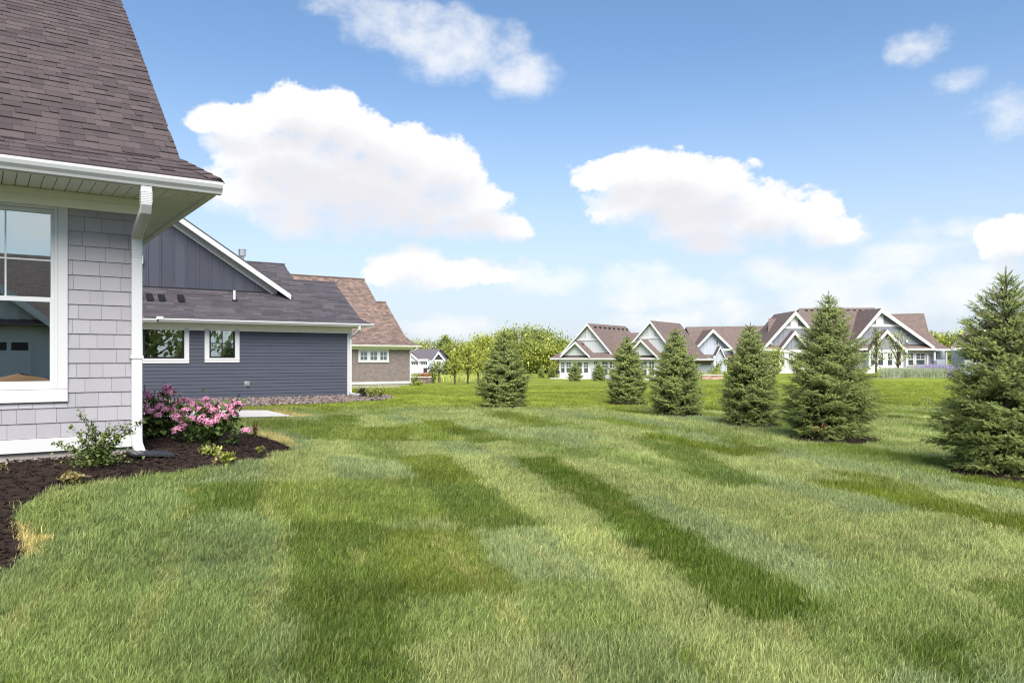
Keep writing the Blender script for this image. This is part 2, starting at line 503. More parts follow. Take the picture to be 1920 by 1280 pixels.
def in_poly(x, y, poly):
    x = np.asarray(x); y = np.asarray(y); ins = np.zeros(x.shape, bool); n = len(poly)
    for i in range(n):
        x0, y0 = poly[i]; x1, y1 = poly[(i + 1) % n]
        if y0 == y1: continue
        c = ((y0 > y) != (y1 > y)) & (x < (x1 - x0) * (y - y0) / (y1 - y0) + x0)
        ins ^= c
    return ins


def poly_dist(x, y, poly):
    d = np.full(np.shape(x), 1e9); n = len(poly)
    for i in range(n):
        ax, ay = poly[i]; bx, by = poly[(i + 1) % n]
        L = (bx - ax) ** 2 + (by - ay) ** 2 + 1e-12
        t = np.clip(((x - ax) * (bx - ax) + (y - ay) * (by - ay)) / L, 0, 1)
        d = np.minimum(d, np.hypot(x - ax - t * (bx - ax), y - ay - t * (by - ay)))
    return d


def loc2w(o, lx, ly, ax=AX):
    c, s_ = math.cos(ax), math.sin(ax)
    return o[0] + lx * c - ly * s_, o[1] + lx * s_ + ly * c


# planting bed round the near house corner
BED = [gpt(*p) for p in [(-160, 1330), (-60, 1160), (0, 1092), (30, 1060), (50, 1032), (38, 1000), (24, 970), (42, 945), (85, 924), (150, 909), (250, 897),
                         (350, 887), (430, 876), (500, 862), (540, 852), (553, 847), (540, 838), (510, 826), (480, 819), (450, 812), (420, 805)]]
BED += [loc2w(H1, 2.3, 6.0), loc2w(H1, -.05, 6.0), loc2w(H1, -.05, .1), loc2w(H1, -6, .1), loc2w(H1, -6.5, -4)]
PAD = [(-5.10, 17.88), (-6.35, 19.75), (-11.0, 19.75), (-9.7, 17.45), (-6.4, 17.60)]
GRAVEL = [gpt(*p) for p in [(230, 768), (420, 765), (560, 759.5), (640, 756), (700, 752.5), (737, 748), (733, 744), (700, 741)]] + \
         [loc2w((-6.04, 28.6), .9, 1.0), loc2w((-6.04, 28.6), -.05, .15), loc2w((-6.04, 28.6), -10, .15), loc2w((-6.04, 28.6), -10, -4)]
SPRUCE = [  # px, py base, height, radius
    (1886, 888, 2.45, .66), (1554, 824, 2.51, .66), (1407, 798, 2.08, .52), (1267, 779, 2.10, .58), (1176, 757, 2.04, .54), (945, 762.5, 2.17, .63)]
SP_XY = [gpt(p[0], p[1]) for p in SPRUCE]

# ------------------------------------------------------------------ lawn colours (sod rolls of different age)
DARK = (.108, .168, .020); OLIVE = (.160, .210, .026); MID = (.200, .262, .050); BLUEG = (.250, .315, .100)
PALE = (.350, .395, .155); PALE_BLUE = (.285, .345, .158); STRAW = (.62, .50, .22)
PATCH = [
    ([(-400, 1300), (-300, 1060), (60, 955), (250, 900), (345, 895), (510, 960), (548, 1300)], (.235, .305, .118), .75),
    ([(738, 860), (843, 858), (905, 908), (782, 910)], OLIVE, .9),
    ([(782, 908), (905, 908), (1020, 995), (865, 1006)], DARK, .85),
    ([(506, 912), (782, 902), (842, 978), (672, 982), (520, 985)], MID, .85),
    ([(537, 982), (699, 985), (790, 1300), (548, 1300)], DARK, .85),
    ([(699, 985), (735, 1000), (887, 1000), (978, 1114), (745, 1131)], OLIVE, .8),
    ([(889, 1002), (1018, 998), (1140, 1092), (961, 1094)], PALE_BLUE, .95),
    ([(961, 1094), (1140, 1092), (1240, 1180), (1000, 1200)], BLUEG, .9),
    ([(952, 864), (1040, 862), (1150, 921), (1564, 1158), (1406, 1182), (1100, 956)], DARK, .95),
    ([(680, 806), (755, 805), (786, 830), (676, 831)], OLIVE, .9),
    ([(839, 811), (909, 810), (954, 829), (880, 837)], DARK, .85),
    ([(605, 782), (670, 781), (674, 795), (605, 797)], DARK, .9),
    ([(440, 790), (590, 793), (684, 799), (690, 828), (600, 828), (500, 808)], MID, .85),
    ([(1174, 822), (1275, 827), (1437, 912), (1350, 921)], DARK, .8),
    ([(1335, 828), (1375, 826), (1467, 851), (1420, 858)], OLIVE, .8),
    ([(1555, 890), (1628, 892), (1858, 961), (1814, 971)], OLIVE, .8),
    ([(1665, 1210), (1800, 1198), (1830, 1300), (1774, 1300)], DARK, .8),
    ([(1798, 1105), (1930, 1080), (1990, 1165), (1900, 1165)], DARK, .75),
    ([(1500, 822), (1600, 836), (1790, 868), (1750, 882), (1560, 846)], MID, .8),
    ([(345, 916), (502, 909), (508, 963), (352, 966)], DARK, .85),
    ([(30, 944), (178, 926), (158, 985), (60, 1001)], BLUEG, .9),
    ([(0, 1120), (120, 1060), (300, 1130), (330, 1300), (0, 1300)], BLUEG, .7),
    ([(1000, 1200), (1240, 1180), (1330, 1300), (960, 1300)], PALE_BLUE, .7),
    ([(1540, 1080), (1650, 1050), (1800, 1140), (1700, 1190)], BLUEG, .7),
    ([(1380, 960), (1470, 950), (1640, 1040), (1560, 1070)], BLUEG, .5),
    ([(843, 858), (917, 858), (1230, 1060), (1230, 1140), (1092, 1048)], (.400, .440, .170), .9),
    ([(760, 775), (900, 770), (1000, 800), (880, 803)], PALE, .8),
    ([(900, 775), (960, 772), (1060, 800), (1000, 806)], OLIVE, .7),
    ([(450, 812), (480, 817), (545, 838), (560, 846), (540, 826), (500, 813)], STRAW, .9),
    ([(18, 962), (50, 985), (78, 1003), (66, 1040), (40, 1036), (30, 1000)], STRAW, .95),
    ([(500, 772), (556, 783), (600, 786), (560, 776), (520, 769)], STRAW, .8),
    ([(330, 766), (560, 762), (600, 768), (400, 771)], (.42, .42, .11), .8),
]
PATCH = [([gpt(*q) for q in p], c, w) for p, c, w in PATCH]
SD = np.array([-.305, .952]); SE = np.array([.952, .305])
_r = rng_of(5)
SODR = _r.random((220, 120)); SODO = _r.random(220)


def vnoise(x, y, s, seed):
    """value noise"""
    x = np.asarray(x) / s; y = np.asarray(y) / s
    T = rng_of(seed).random((64, 64))
    xi = np.floor(x).astype(int); yi = np.floor(y).astype(int)
    fx = x - xi; fy = y - yi; fx = fx * fx * (3 - 2 * fx); fy = fy * fy * (3 - 2 * fy)
    g = lambda a, b: T[a % 64, b % 64]
    return (g(xi, yi) * (1 - fx) + g(xi + 1, yi) * fx) * (1 - fy) + (g(xi, yi + 1) * (1 - fx) + g(xi + 1, yi + 1) * fx) * fy


def lawn_col(x, y):
    x = np.asarray(x, float); y = np.asarray(y, float); n = x.size
    x0, y0 = x, y
    wob = vnoise(x, y, .35, 3) - .5; wob2 = vnoise(x, y, .35, 4) - .5
    x = x + wob * .06; y = y + wob2 * .09
    e = x * SE[0] + y * SE[1]; d = x * SD[0] + y * SD[1]
    ie = np.floor(e / .62).astype(int) % 220
    idd = np.floor(d / 3.2 + SODO[ie] * 3).astype(int) % 120
    r = SODR[ie, idd][:, None]
    pale = np.array(PALE); pb = np.array(PALE_BLUE); mid = np.array(MID)
    c = np.where(r < .34, pale * .97, np.where(r < .54, pb, np.where(r < .66, pale * 1.1, np.where(r < .82, np.array(BLUEG), np.where(r < .93, mid * 1.05, np.array(OLIVE))))))
    for p, col, w in PATCH:
        bx = [q[0] for q in p]; by = [q[1] for q in p]
        sel = (x > min(bx) - .3) & (x < max(bx) + .3) & (y > min(by) - .3) & (y < max(by) + .3)
        if not sel.any(): continue
        ins = in_poly(x[sel], y[sel], p)
        k = (ins * w)[:, None]
        c[sel] = c[sel] * (1 - k) + np.array(col) * k
    # dry seams between rolls
    fe = e / .62 - np.floor(e / .62)
    seam = (np.abs(fe - .5) > .455) * (vnoise(x, y, .8, 9) > .55) * (y < 14)
    k = (seam * .30)[:, None]; c = c * (1 - k) + np.array(STRAW) * k
    # farther lawn: older, yellower turf with mower lanes
    far = sst((y0 - 19.0 + 1.2 * (vnoise(x0, y0, 3, 12) - .5)) / 5.0)[:, None]
    lane = (np.sin((x0 * .80 + y0 * .60) * 2 * np.pi / 2.4 + .6 * np.sin(y0 * .05)) > 0).astype(float)
    lane2 = (np.sin((x0 * -.42 + y0 * .9) * 2 * np.pi / 9.0) * .5 + .5)
    fc = np.array((.255, .310, .046)) * (0.92 + .10 * lane)[:, None]
    fc = fc + np.array((.055, .030, .004)) * (lane2 * vnoise(x0, y0, 6, 15))[:, None]
    fc = fc * (.84 + .32 * vnoise(x0, y0, 4, 16))[:, None]
    # mid strip in front of the blue house and beside the pad
    c = c * (1 - far) + fc * far
    c = c * (.86 + .28 * vnoise(x0, y0, .5, 21))[:, None] * np.array((.99, 1.01, .90))
    return c


def free_of(x, y):
    ok = ~in_poly(x, y, BED) & ~in_poly(x, y, PAD) & (poly_dist(x, y, PAD) > .10) & ~in_poly(x, y, GRAVEL)
    for (o, lx0, lx1, ly0, ly1) in [((H1[0], H1[1]), -9, 0, 0, 12), ((-6.04, 28.6), -12, 0, 0, 12)]:
        dx = x - o[0]; dy = y - o[1]
        lx = dx * U2[0] + dy * U2[1]; ly = dx * V2[0] + dy * V2[1]
        ok &= ~((lx > lx0) & (lx < lx1) & (ly > ly0) & (ly < ly1))
    for (sx, sy), s in zip(SP_XY, SPRUCE):
        a = np.arctan2(y - sy + .20, x - sx)
        rr = s[3] * (1.08 + .08 * np.sin(3 * a + sx) + .05 * np.sin(7 * a))
        ok &= np.hypot(x - sx, (y - sy + .20)) > rr
    return ok


def build_ground():
    # one sheet, fine near the camera, coarse to the horizon
    def axis(lo, hi, fine, step, n_out, far):
        core = np.arange(lo, hi + 1e-6, step)
        out = step * (np.power(1.075, np.arange(1, n_out))).cumsum()
        out = out / out[-1] * far
        return np.concatenate([lo - out[::-1], core, hi + out])
    xs = axis(-12, 13, 0, .16, 90, 2500); ys = axis(2, 27, 0, .16, 110, 3500)
    X, Y = np.meshgrid(xs, ys)
    Z = gz(X, Y)
    nx, ny = len(xs), len(ys)
    idx = np.arange(nx * ny).reshape(ny, nx)
    Q = np.stack([idx[:-1, :-1], idx[:-1, 1:], idx[1:, 1:], idx[1:, :-1]], -1).reshape(-1, 4)
    V = np.stack([X, Y, Z], -1).reshape(-1, 3)
    me = np_mesh('lawn', V, Q, mat=M['lawn'])
    me.polygons.foreach_set('use_smooth', np.ones(len(Q), bool))
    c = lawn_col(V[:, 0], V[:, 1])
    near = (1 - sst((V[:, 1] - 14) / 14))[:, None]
    c = c * (.72 - .42 * near)  # colour scaled down for the blades' missing self-shadow, darker still under near tufts
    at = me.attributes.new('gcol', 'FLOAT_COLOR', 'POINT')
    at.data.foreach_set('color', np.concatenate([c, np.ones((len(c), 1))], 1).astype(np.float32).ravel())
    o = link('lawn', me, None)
    tag(o, kind='structure')


def sheet(name, poly, mat, dz=.006, step=.15, hump=0.0):
    """a flat patch laid on the ground that follows its shape"""
    P = np.array(poly); x0, y0 = P.min(0); x1, y1 = P.max(0)
    xs = np.arange(x0, x1 + step, step); ys = np.arange(y0, y1 + step, step)
    import bmesh
    bm = bmesh.new()
    f = bm.faces.new([bm.verts.new((p[0], p[1], 0)) for p in poly])
    for k, (ar, cx) in enumerate(((xs, 0), (ys, 1))):
        for c in ar[1:-1]:
            co = (c, 0, 0) if cx == 0 else (0, c, 0); no = (1, 0, 0) if cx == 0 else (0, 1, 0)
            bmesh.ops.bisect_plane(bm, geom=bm.verts[:] + bm.edges[:] + bm.faces[:], plane_co=co, plane_no=no)
    V = np.array([v.co[:2] for v in bm.verts])
    z = gz(V[:, 0], V[:, 1]) + dz
    if hump:
        d = poly_dist(V[:, 0], V[:, 1], poly); z = z + hump * sst(d / .25)
    for v, zz in zip(bm.verts, z): v.co.z = zz
    bmesh.ops.recalc_face_normals(bm, faces=bm.faces)
    me = bpy.data.meshes.new(name); bm.to_mesh(me); bm.free()
    if len(me.polygons) and me.polygons[0].normal.z < 0: me.flip_normals()
    o = link(name, me, mat)
    return tag(o, kind='structure')


build_ground()
sheet('mulch_bed', BED, M['mulch'], .01, .2, hump=.03)
sheet('patio', PAD, M['pad'], .05, .5)
sheet('gravel_bed', GRAVEL, M['gravel'], .012, .5, hump=.03)
for (sx, sy), s in zip(SP_XY, SPRUCE):
    ring = []
    for k in range(28):
        a = 2 * math.pi * k / 28
        rr = s[3] * (1.10 + .08 * math.sin(3 * a + sx) + .05 * math.sin(7 * a))
        ring.append((sx + rr * math.cos(a), sy - .20 + rr * math.sin(a)))
    sheet('mulch_ring', ring, M['mulch'], .012, .3, hump=.03)

# ------------------------------------------------------------------ scatter by geometry nodes (grass, chips, stones)
def scatter(name, protos, pts, rot, scl, idx, tcol=None, rnd=None):
    me = bpy.data.meshes.new(name)
    me.vertices.add(len(pts)); me.vertices.foreach_set('co', np.asarray(pts, np.float32).ravel())
    def at(nm, ty, key, arr):
        a = me.attributes.new(nm, ty, 'POINT'); a.data.foreach_set(key, np.asarray(arr, np.float32 if ty != 'INT' else np.int32).ravel())
    at('rot', 'FLOAT_VECTOR', 'vector', rot); at('scl', 'FLOAT_VECTOR', 'vector', scl); at('pick', 'INT', 'value', idx)
    if tcol is not None: at('tcol', 'FLOAT_COLOR', 'color', np.concatenate([tcol, np.ones((len(tcol), 1))], 1))
    o = link(name, me, None)
    ng = bpy.data.node_groups.new(name, 'GeometryNodeTree')
    ng.interface.new_socket('Geometry', in_out='INPUT', socket_type='NodeSocketGeometry')
    ng.interface.new_socket('Geometry', in_out='OUTPUT', socket_type='NodeSocketGeometry')
    N = ng.nodes; L = ng.links
    gi = N.new('NodeGroupInput'); go = N.new('NodeGroupOutput')
    iop = N.new('GeometryNodeInstanceOnPoints')
    g2i = N.new('GeometryNodeGeometryToInstance')
    for p in reversed(protos):
        oi = N.new('GeometryNodeObjectInfo'); oi.inputs['Object'].default_value = p
        oi.inputs['As Instance'].default_value = True
        L.new(oi.outputs['Geometry'], g2i.inputs[0])
    def na(nm, ty):
        a = N.new('GeometryNodeInputNamedAttribute'); a.data_type = ty; a.inputs['Name'].default_value = nm
        return a.outputs['Attribute']
    L.new(gi.outputs[0], iop.inputs['Points'])
    L.new(g2i.outputs[0], iop.inputs['Instance'])
    iop.inputs['Pick Instance'].default_value = True
    L.new(na('pick', 'INT'), iop.inputs['Instance Index'])
    L.new(na('rot', 'FLOAT_VECTOR'), iop.inputs['Rotation'])
    L.new(na('scl', 'FLOAT_VECTOR'), iop.inputs['Scale'])
    L.new(iop.outputs[0], go.inputs[0])
    md = o.modifiers.new('scatter', 'NODES'); md.node_group = ng
    tag(o, kind='stuff')
    return o


def proto(name, me):
    return bpy.data.objects.new(name, me)


def tuft(seed, n, rad_, hgt, wid):
    r = rng_of(seed)
    a = r.random(n) * 2 * np.pi; q = np.sqrt(r.random(n)) * rad_
    bx = q * np.cos(a); by = q * np.sin(a)
    h = hgt * (.55 + .75 * r.random(n)); w = wid * (.7 + .6 * r.random(n))
    face = r.random(n) * 2 * np.pi
    lean = np.abs(r.normal(.45, .35, n)); la = r.normal(.35, 1.0, n)      # most blades lean one way
    lx = np.cos(la) * lean; ly = np.sin(la) * lean
    wx = np.cos(face) * w / 2; wy = np.sin(face) * w / 2
    def lvl(t, ww):
        cx = bx + lx * h * t * t * .9; cy = by + ly * h * t * t * .9; cz = h * t * (1 - .28 * t * np.minimum(lean, 1.2)) - .006
        return np.stack([cx - wx * ww, cy - wy * ww, cz], 1), np.stack([cx + wx * ww, cy + wy * ww, cz], 1)
    a0, a1 = lvl(0, .8); b0, b1 = lvl(.5, 1.0); c0, c1 = lvl(.8, .7); d0, d1 = lvl(1.0, .12)
    V = np.stack([a0, a1, b0, b1, c0, c1, d0, d1], 1).reshape(-1, 3)
    k = np.arange(n)[:, None] * 8
    Q = np.concatenate([k + np.array([0, 1, 3, 2]), k + np.array([2, 3, 5, 4]), k + np.array([4, 5, 7, 6])], 0)
    rn = r.random(n)
    return np_mesh('grass_tuft', V, Q, np.concatenate([rn, rn, rn]), M['blade'])


def build_grass():
    T = [proto('grass_tuft', tuft(100 + i, 64, .085, .057, .0030)) for i in range(7)]
    r = rng_of(77)
    P = []; S = []
    def zone(y0, y1, dens, sc, kx=.80, pad=1.6):
        A = (y1 - y0) * (kx * (y1 + y0) + 2 * pad)
        n = int(A * dens)
        y = y0 + (y1 - y0) * r.random(n * 2)
        x = (r.random(n * 2) * 2 - 1) * (kx * y1 + pad)
        k = np.abs(x) < kx * y + pad
        x, y = x[k][:n], y[k][:n]
        P.append(np.stack([x, y], 1)); S.append(sc * (.8 + .45 * r.random(len(x))))
    zone(2.3, 5.0, 380, .95); zone(5.0, 8.0, 260, 1.0); zone(8.0, 13.0, 150, 1.15)
    zone(13.0, 20.0, 70, 1.45, .74, .5); zone(20.0, 34.0, 24, 1.9, .70, 0); zone(34.0, 48.0, 9, 2.0, .70, 0)
    P = np.concatenate(P); S = np.concatenate(S)
    ok = free_of(P[:, 0], P[:, 1])
    P = P[ok]; S = S[ok]; n = len(P)
    z = gz(P[:, 0], P[:, 1])
    c = lawn_col(P[:, 0], P[:, 1])
    c = c * (.82 + .36 * r.random(n))[:, None]
    # lush dark rolls stand taller
    lum = c.mean(1); hgt = S * (1 - .45 * sst((P[:, 1] - 16) / 8)) * np.where(lum < .10, 1.12, .95) * (.8 + .4 * vnoise(P[:, 0], P[:, 1], .28, 31))
    yaw = r.normal(0, .8, n)
    sw = 3.0 * (vnoise(P[:, 0], P[:, 1], .9, 33) - .5)
    rot = np.stack([r.normal(0, .06, n), r.normal(0, .06, n), yaw + sw], 1)
    scatter('grass', T, np.stack([P[:, 0], P[:, 1], z], 1), rot, np.stack([S, S, hgt], 1), r.integers(0, 7, n), c)


build_grass()


def build_chips():
    r = rng_of(9)
    protos = []
    for i in range(5):
        b = MB(); l = .035 + .03 * r.random(); w = .006 + .006 * r.random(); t = .003
        k = .012 * (r.random() - .5)
        b.add([(-l / 2, -w / 2, 0), (0, -w / 2 + k, .002), (l / 2, -w * .3 + k, 0), (l / 2, w * .3 + k, 0), (0, w / 2 + k, .002), (-l / 2, w / 2, 0),
               (-l / 2, -w / 2, t), (0, -w / 2 + k, t + .002), (l / 2, -w * .3 + k, t), (l / 2, w * .3 + k, t), (0, w / 2 + k, t + .002), (-l / 2, w / 2, t)],
              [(0, 5, 4, 1), (1, 4, 3, 2), (6, 7, 10, 11), (7, 8, 9, 10), (0, 1, 7, 6), (1, 2, 8, 7), (2, 3, 9, 8), (3, 4, 10, 9), (4, 5, 11, 10), (5, 0, 6, 11)])
        me = b.mesh('mulch_chip'); me.materials.append(M['chip'])
        protos.append(proto('mulch_chip', me))
    P = np.array(BED); n = 44000
    x = P[:, 0].min() + (P[:, 0].max() - P[:, 0].min()) * r.random(n); y = P[:, 1].min() + (P[:, 1].max() - P[:, 1].min()) * r.random(n)
    k = in_poly(x, y, BED) & (y > 2.5); x, y = x[k], y[k]
    z = gz(x, y) + .012 + .03 * sst(poly_dist(x, y, BED) / .25) + .012 * r.random(len(x))
    pts = [np.stack([x, y, z], 1)]
    for (sx, sy), s in zip(SP_XY, SPRUCE):
        m = 1300; a = r.random(m) * 2 * np.pi; q = np.sqrt(r.random(m)) * s[3] * 1.08
        xx = sx + q * np.cos(a); yy = sy - .20 + q * np.sin(a)
        pts.append(np.stack([xx, yy, gz(xx, yy) + .04 + .01 * r.random(m)], 1))
    pts = np.concatenate(pts); n = len(pts)
    rot = np.stack([r.normal(0, .25, n), r.normal(0, .25, n), r.random(n) * 6.28], 1)
    s = .6 + .8 * r.random(n)
    scatter('mulch_chips', protos, pts, rot, np.stack([s, s, s], 1), r.integers(0, 5, n))


build_chips()


def build_stones():
    r = rng_of(19)
    protos = []
    import bmesh
    for i in range(5):
        bm = bmesh.new(); bmesh.ops.create_icosphere(bm, subdivisions=1, radius=.045)
        for v in bm.verts: v.co *= .75 + .5 * r.random(); v.co.z *= .6
        me = bpy.data.meshes.new('stone'); bm.to_mesh(me); bm.free(); me.materials.append(M['stone'])
        protos.append(proto('stone', me))
    P = np.array(GRAVEL); n = 22000
    x = P[:, 0].min() + (P[:, 0].max() - P[:, 0].min()) * r.random(n); y = P[:, 1].min() + (P[:, 1].max() - P[:, 1].min()) * r.random(n)
    k = in_poly(x, y, GRAVEL); x, y = x[k], y[k]; n = len(x)
    z = gz(x, y) + .035 + .02 * r.random(n)
    s = .5 + .8 * r.random(n)
    scatter('gravel', protos, np.stack([x, y, z], 1), np.stack([r.random(n), r.random(n), r.random(n)], 1) * 6.28, np.stack([s, s, s], 1), r.integers(0, 5, n))


build_stones()

# ------------------------------------------------------------------ shingles and boards
def wedge_mesh(name, mat):
    """unit piece: x 0..1, y 0..1 up the slope, lower edge 1 thick, upper edge .25 thick (z outwards)"""
    b = MB()
    b.add([(0, 0, 0), (1, 0, 0), (1, 1, 0), (0, 1, 0), (0, 0, 1), (1, 0, 1), (1, 1, .25), (0, 1, .25)],
          [(3, 2, 1, 0), (4, 5, 6, 7), (0, 1, 5, 4), (1, 2, 6, 5), (2, 3, 7, 6), (3, 0, 4, 7)])
    me = b.mesh(name); me.materials.append(mat)
    return me


def frame_mtx(o, ex, ey, w, h, t):
    ex = Vector(ex).normalized(); ey = Vector(ey).normalized(); ez = ex.cross(ey)
    m = Matrix.Identity(4)
    for i in range(3):
        m[i][0] = ex[i] * w; m[i][1] = ey[i] * h; m[i][2] = ez[i] * t; m[i][3] = o[i]
    return m


def rows_on(poly, row, wlo, whi, r, gap=0.0, lap=.0):
    """cells (a0,a1,s0,s1) of staggered courses clipped to a convex polygon given in (a, s)"""
    P = np.array(poly); out = []
    s = P[:, 1].min(); smax = P[:, 1].max()
    while s < smax - .02:
        s1 = min(s + row, smax); sm = (s + s1) / 2
        xs = []
        for i in range(len(P)):
            a, b = P[i], P[(i + 1) % len(P)]
            if (a[1] - sm) * (b[1] - sm) < 0: xs.append(a[0] + (b[0] - a[0]) * (sm - a[1]) / (b[1] - a[1]))
        if len(xs) >= 2:
            lo, hi = min(xs), max(xs)
            a = lo - r.random() * wlo
            while a < hi:
                w = wlo + (whi - wlo) * r.random(); a1 = a + w
                c0, c1 = max(a, lo), min(a1, hi)
                if c1 - c0 > .02: out.append((c0 + gap / 2, c1 - gap / 2, s, s1 + lap))
                a = a1
        s = s1
    return out


def shingle_stuff(name, mat, parent, o, ex, es, cells, r, t0=.006, t1=.014):
    o = np.array(o, float); ex = np.array(ex, float); es = np.array(es, float); nz_ = np.cross(ex, es)
    V = []; Q = []; R = []
    for (a0, a1, s0, s1) in cells:
        t = t0 + (t1 - t0) * r.random(); b = len(V)
        for (a, s_, z) in ((a0, s0, 0), (a1, s0, 0), (a1, s1, 0), (a0, s1, 0), (a0, s0, t), (a1, s0, t), (a1, s1, .0025), (a0, s1, .0025)):
            V.append(o + ex * a + es * s_ + nz_ * z)
        Q += [(b + 4, b + 5, b + 6, b + 7), (b, b + 1, b + 5, b + 4), (b + 1, b + 2, b + 6, b + 5), (b + 3, b, b + 4, b + 7)]
        R += [r.random()] * 4
    ob = link(name, np_mesh(name, V, Q, R, mat), None, parent)
    tag(ob, kind='stuff')
    return ob


def to_world(p, o, oz, ax=AX):
    x, y = loc2w(o, p[0], p[1], ax); return x, y, oz + p[2]


def project(w): return CX + F * w[0] / w[1], HY - F * (w[2] - EYE) / w[1]


def gutter(parent, x0, x1, y, z, mat, s=1.0, name='gutter'):
    """K-style gutter along local x, its back at y, bottom at z"""
    prof = [(0, 0), (-.075, 0), (-.085, .022), (-.112, .052), (-.125, .085), (-.125, .110), (-.115, .112), (-.112, .100), (-.012, .100), (-.012, .125), (0, .125)]
    b = MB(); b.prism([(x0, y + p[0] * s, z + p[1] * s) for p in prof], (x1 - x0, 0, 0))
    return b.build(name, mat, parent)


# ================================================================== near house
def near_house():
    h = thing('house', 'near house with pale grey shingle wall and steep charcoal brown roof', 'house',
              (H1[0], H1[1], H1Z), AX)
    r = rng_of(42)
    # walls behind the cladding and foundation
    b = MB(); oxa, oxb, oza, ozb = -1.60, -.71, .68, 2.40
    b.box(-9, 0, .10, oxa, .2, 2.62); b.box(oxb, 0, .10, -.001, .2, 2.62); b.box(oxa, 0, .10, oxb, .2, oza); b.box(oxa, 0, ozb, oxb, .2, 2.62)
    b.box(-9, .2, .10, -8.8, 9, 2.62); b.box(-.2, .2, .10, -.001, 9, 2.62); b.box(-9, 8.8, .10, -.001, 9, 2.62)
    b.build('wall', M['shake'], h)
    b = MB(); b.box(-9, .015, -.5, -.015, 9, .10); b.build('foundation', M['concrete'], h)
    b = MB(); b.box(-9, -.028, .108, .012, -.0005, .236); b.box(.0005, -.0005, .108, .014, 9, .236); b.build('baseboard', M['white'], h, bevel=.003)
    b = MB(); b.box(-9, -.026, 2.462, .02, -.0005, 2.55); b.box(-9, -.019, 2.55, .02, -.0005, 2.622); b.box(.0005, 0, 2.462, .018, 9, 2.622)
    b.build('frieze_board', M['frieze'], h, bevel=.003)
    # shingle siding on the front wall, every shingle a piece
    me = wedge_mesh('shingle', M['shake'])
    z = .238; row = .1435; k = 0
    wl, wr, wb, wt = -1.656, -.650, .583, 2.462
    zs = []
    while z < 2.46: zs.append((z, min(z + row, 2.462))); z += row
    for (z0, z1) in zs:
        segs = [(-9.0, 0.012)] if z1 < wb + .01 else [(-9.0, wl), (wr, .012)]
        if z0 < wb < z1 - .01: segs = [(-9.0, wl), (wl, wr, 1), (wr, .012)]
        for sg in segs:
            zt = wb - .004 if len(sg) == 3 else z1
            if zt - z0 < .012: continue
            a = sg[0] - r.random() * .1 if sg[0] == -9.0 else sg[0] - r.random() * .08
            while a < sg[1]:
                w = r.choice([.115, .15, .175, .20, .235]); a1 = a + w
                c0, c1 = max(a, sg[0]) + .0015, min(a1, sg[1]) - .0015
                if c1 - c0 > .015:
                    if c1 < -2.2: pass
                    else:
                        link('shingle', me, None, h, frame_mtx((c0, -.0008, z0 + .002), (1, 0, 0), (0, 0, 1), c1 - c0, zt - z0 - .001, .013 + .002 * r.random()))
                a = a1
    # side wall: course edges that show past the corner
    for (z0, z1) in zs:
        link('shingle', me, None, h, frame_mtx((.0008, .002, z0 + .002), (0, 1, 0), (0, 0, 1), .24, z1 - z0 - .001, .013))
    b = MB()
    for (z0, z1) in zs: b.prism([(.0008, .242, z0 + .002), (.014, .242, z0 + .002), (.004, .242, z1)], (0, 8.5, 0))
    tag(b.build('shingle_courses', M['shake'], h), kind='stuff')
    # window
    b = MB(); f = .082
    b.box(wl, -.03, wb + .12, wl + f, -.0004, wt); b.box(wr - f, -.03, wb + .12, wr, -.0004, wt)
    b.box(wl, -.034, wb, wr, -.0004, wb + .118); b.build('window_casing', M['white'], h, bevel=.003)
    win = MB(); x0, x1, z0, z1 = wl + f + .001, wr - f - .001, wb + .121, wt - .001
    q = .030
    win.box(x0, -.022, z0, x0 + q, .05, z1); win.box(x1 - q, -.022, z0, x1, .05, z1)
    win.box(x0 + q, -.022, z1 - q, x1 - q, .05, z1); win.box(x0 + q, -.026, z0, x1 - q, .05, z0 + q)
    fr = win.build('window', M['white_metal'], h, bevel=.002)
    zm = 1.565
    s1 = MB(); g0, g1 = x0 + q + .001, x1 - q - .001
    s1.box(g0, -.006, zm - .02, g0 + .026, .03, z1 - q - .001); s1.box(g1 - .026, -.006, zm - .02, g1, .03, z1 - q - .001)
    s1.box(g0 + .026, -.006, z1 - q - .04, g1 - .026, .03, z1 - q - .001); s1.box(g0 + .026, -.006, zm - .02, g1 - .026, .03, zm + .022)
    s1.build('upper_sash', M['white_metal'], fr)
    s2 = MB()
    s2.box(g0, -.016, z0 + q + .001, g0 + .034, .012, zm + .018); s2.box(g1 - .034, -.016, z0 + q + .001, g1, .012, zm + .018)
    s2.box(g0 + .034, -.016, z0 + q + .001, g1 - .034, .012, z0 + q + .05); s2.box(g0 + .034, -.016, zm - .022, g1 - .034, .012, zm + .018)
    s2.build('lower_sash', M['white_metal'], fr)
    gm = MB(); xm = (g0 + g1) / 2
    gm.box(xm - .007, .004, zm + .022, xm + .007, .012, z1 - q - .04); gm.box(g0 + .026, .003, 1.935, g1 - .026, .0125, 1.949)
    gm.build('muntin', M['white_metal'], fr)
    MB().box(g0 + .02, .014, zm, g1 - .02, .018, z1 - q - .02).build('pane', M['glass'], fr)
    MB().box(g0 + .02, -.002, z0 + q + .03, g1 - .02, .002, zm).build('pane', M['glass'], fr)
    rm = MB(); rm.box(x0 - 2.5, 1.9, z0 - .6, x1 + .6, 1.95, z1 + .2); rm.box(x0 - 2.5, .21, z1 + .2, x1 + .6, 1.9, z1 + .25); rm.build('room_wall', M['dark_room'], fr)
    # soffit, every panel a piece, mitred at the corner
    ov, oy, zs_ = .50, -.66, 2.625
    pw = .1015
    def panel(pts): MB().prism([(p[0], p[1], zs_) for p in pts], (0, 0, .012)).build('soffit_panel', M['cream'], h)
    x = -2.3
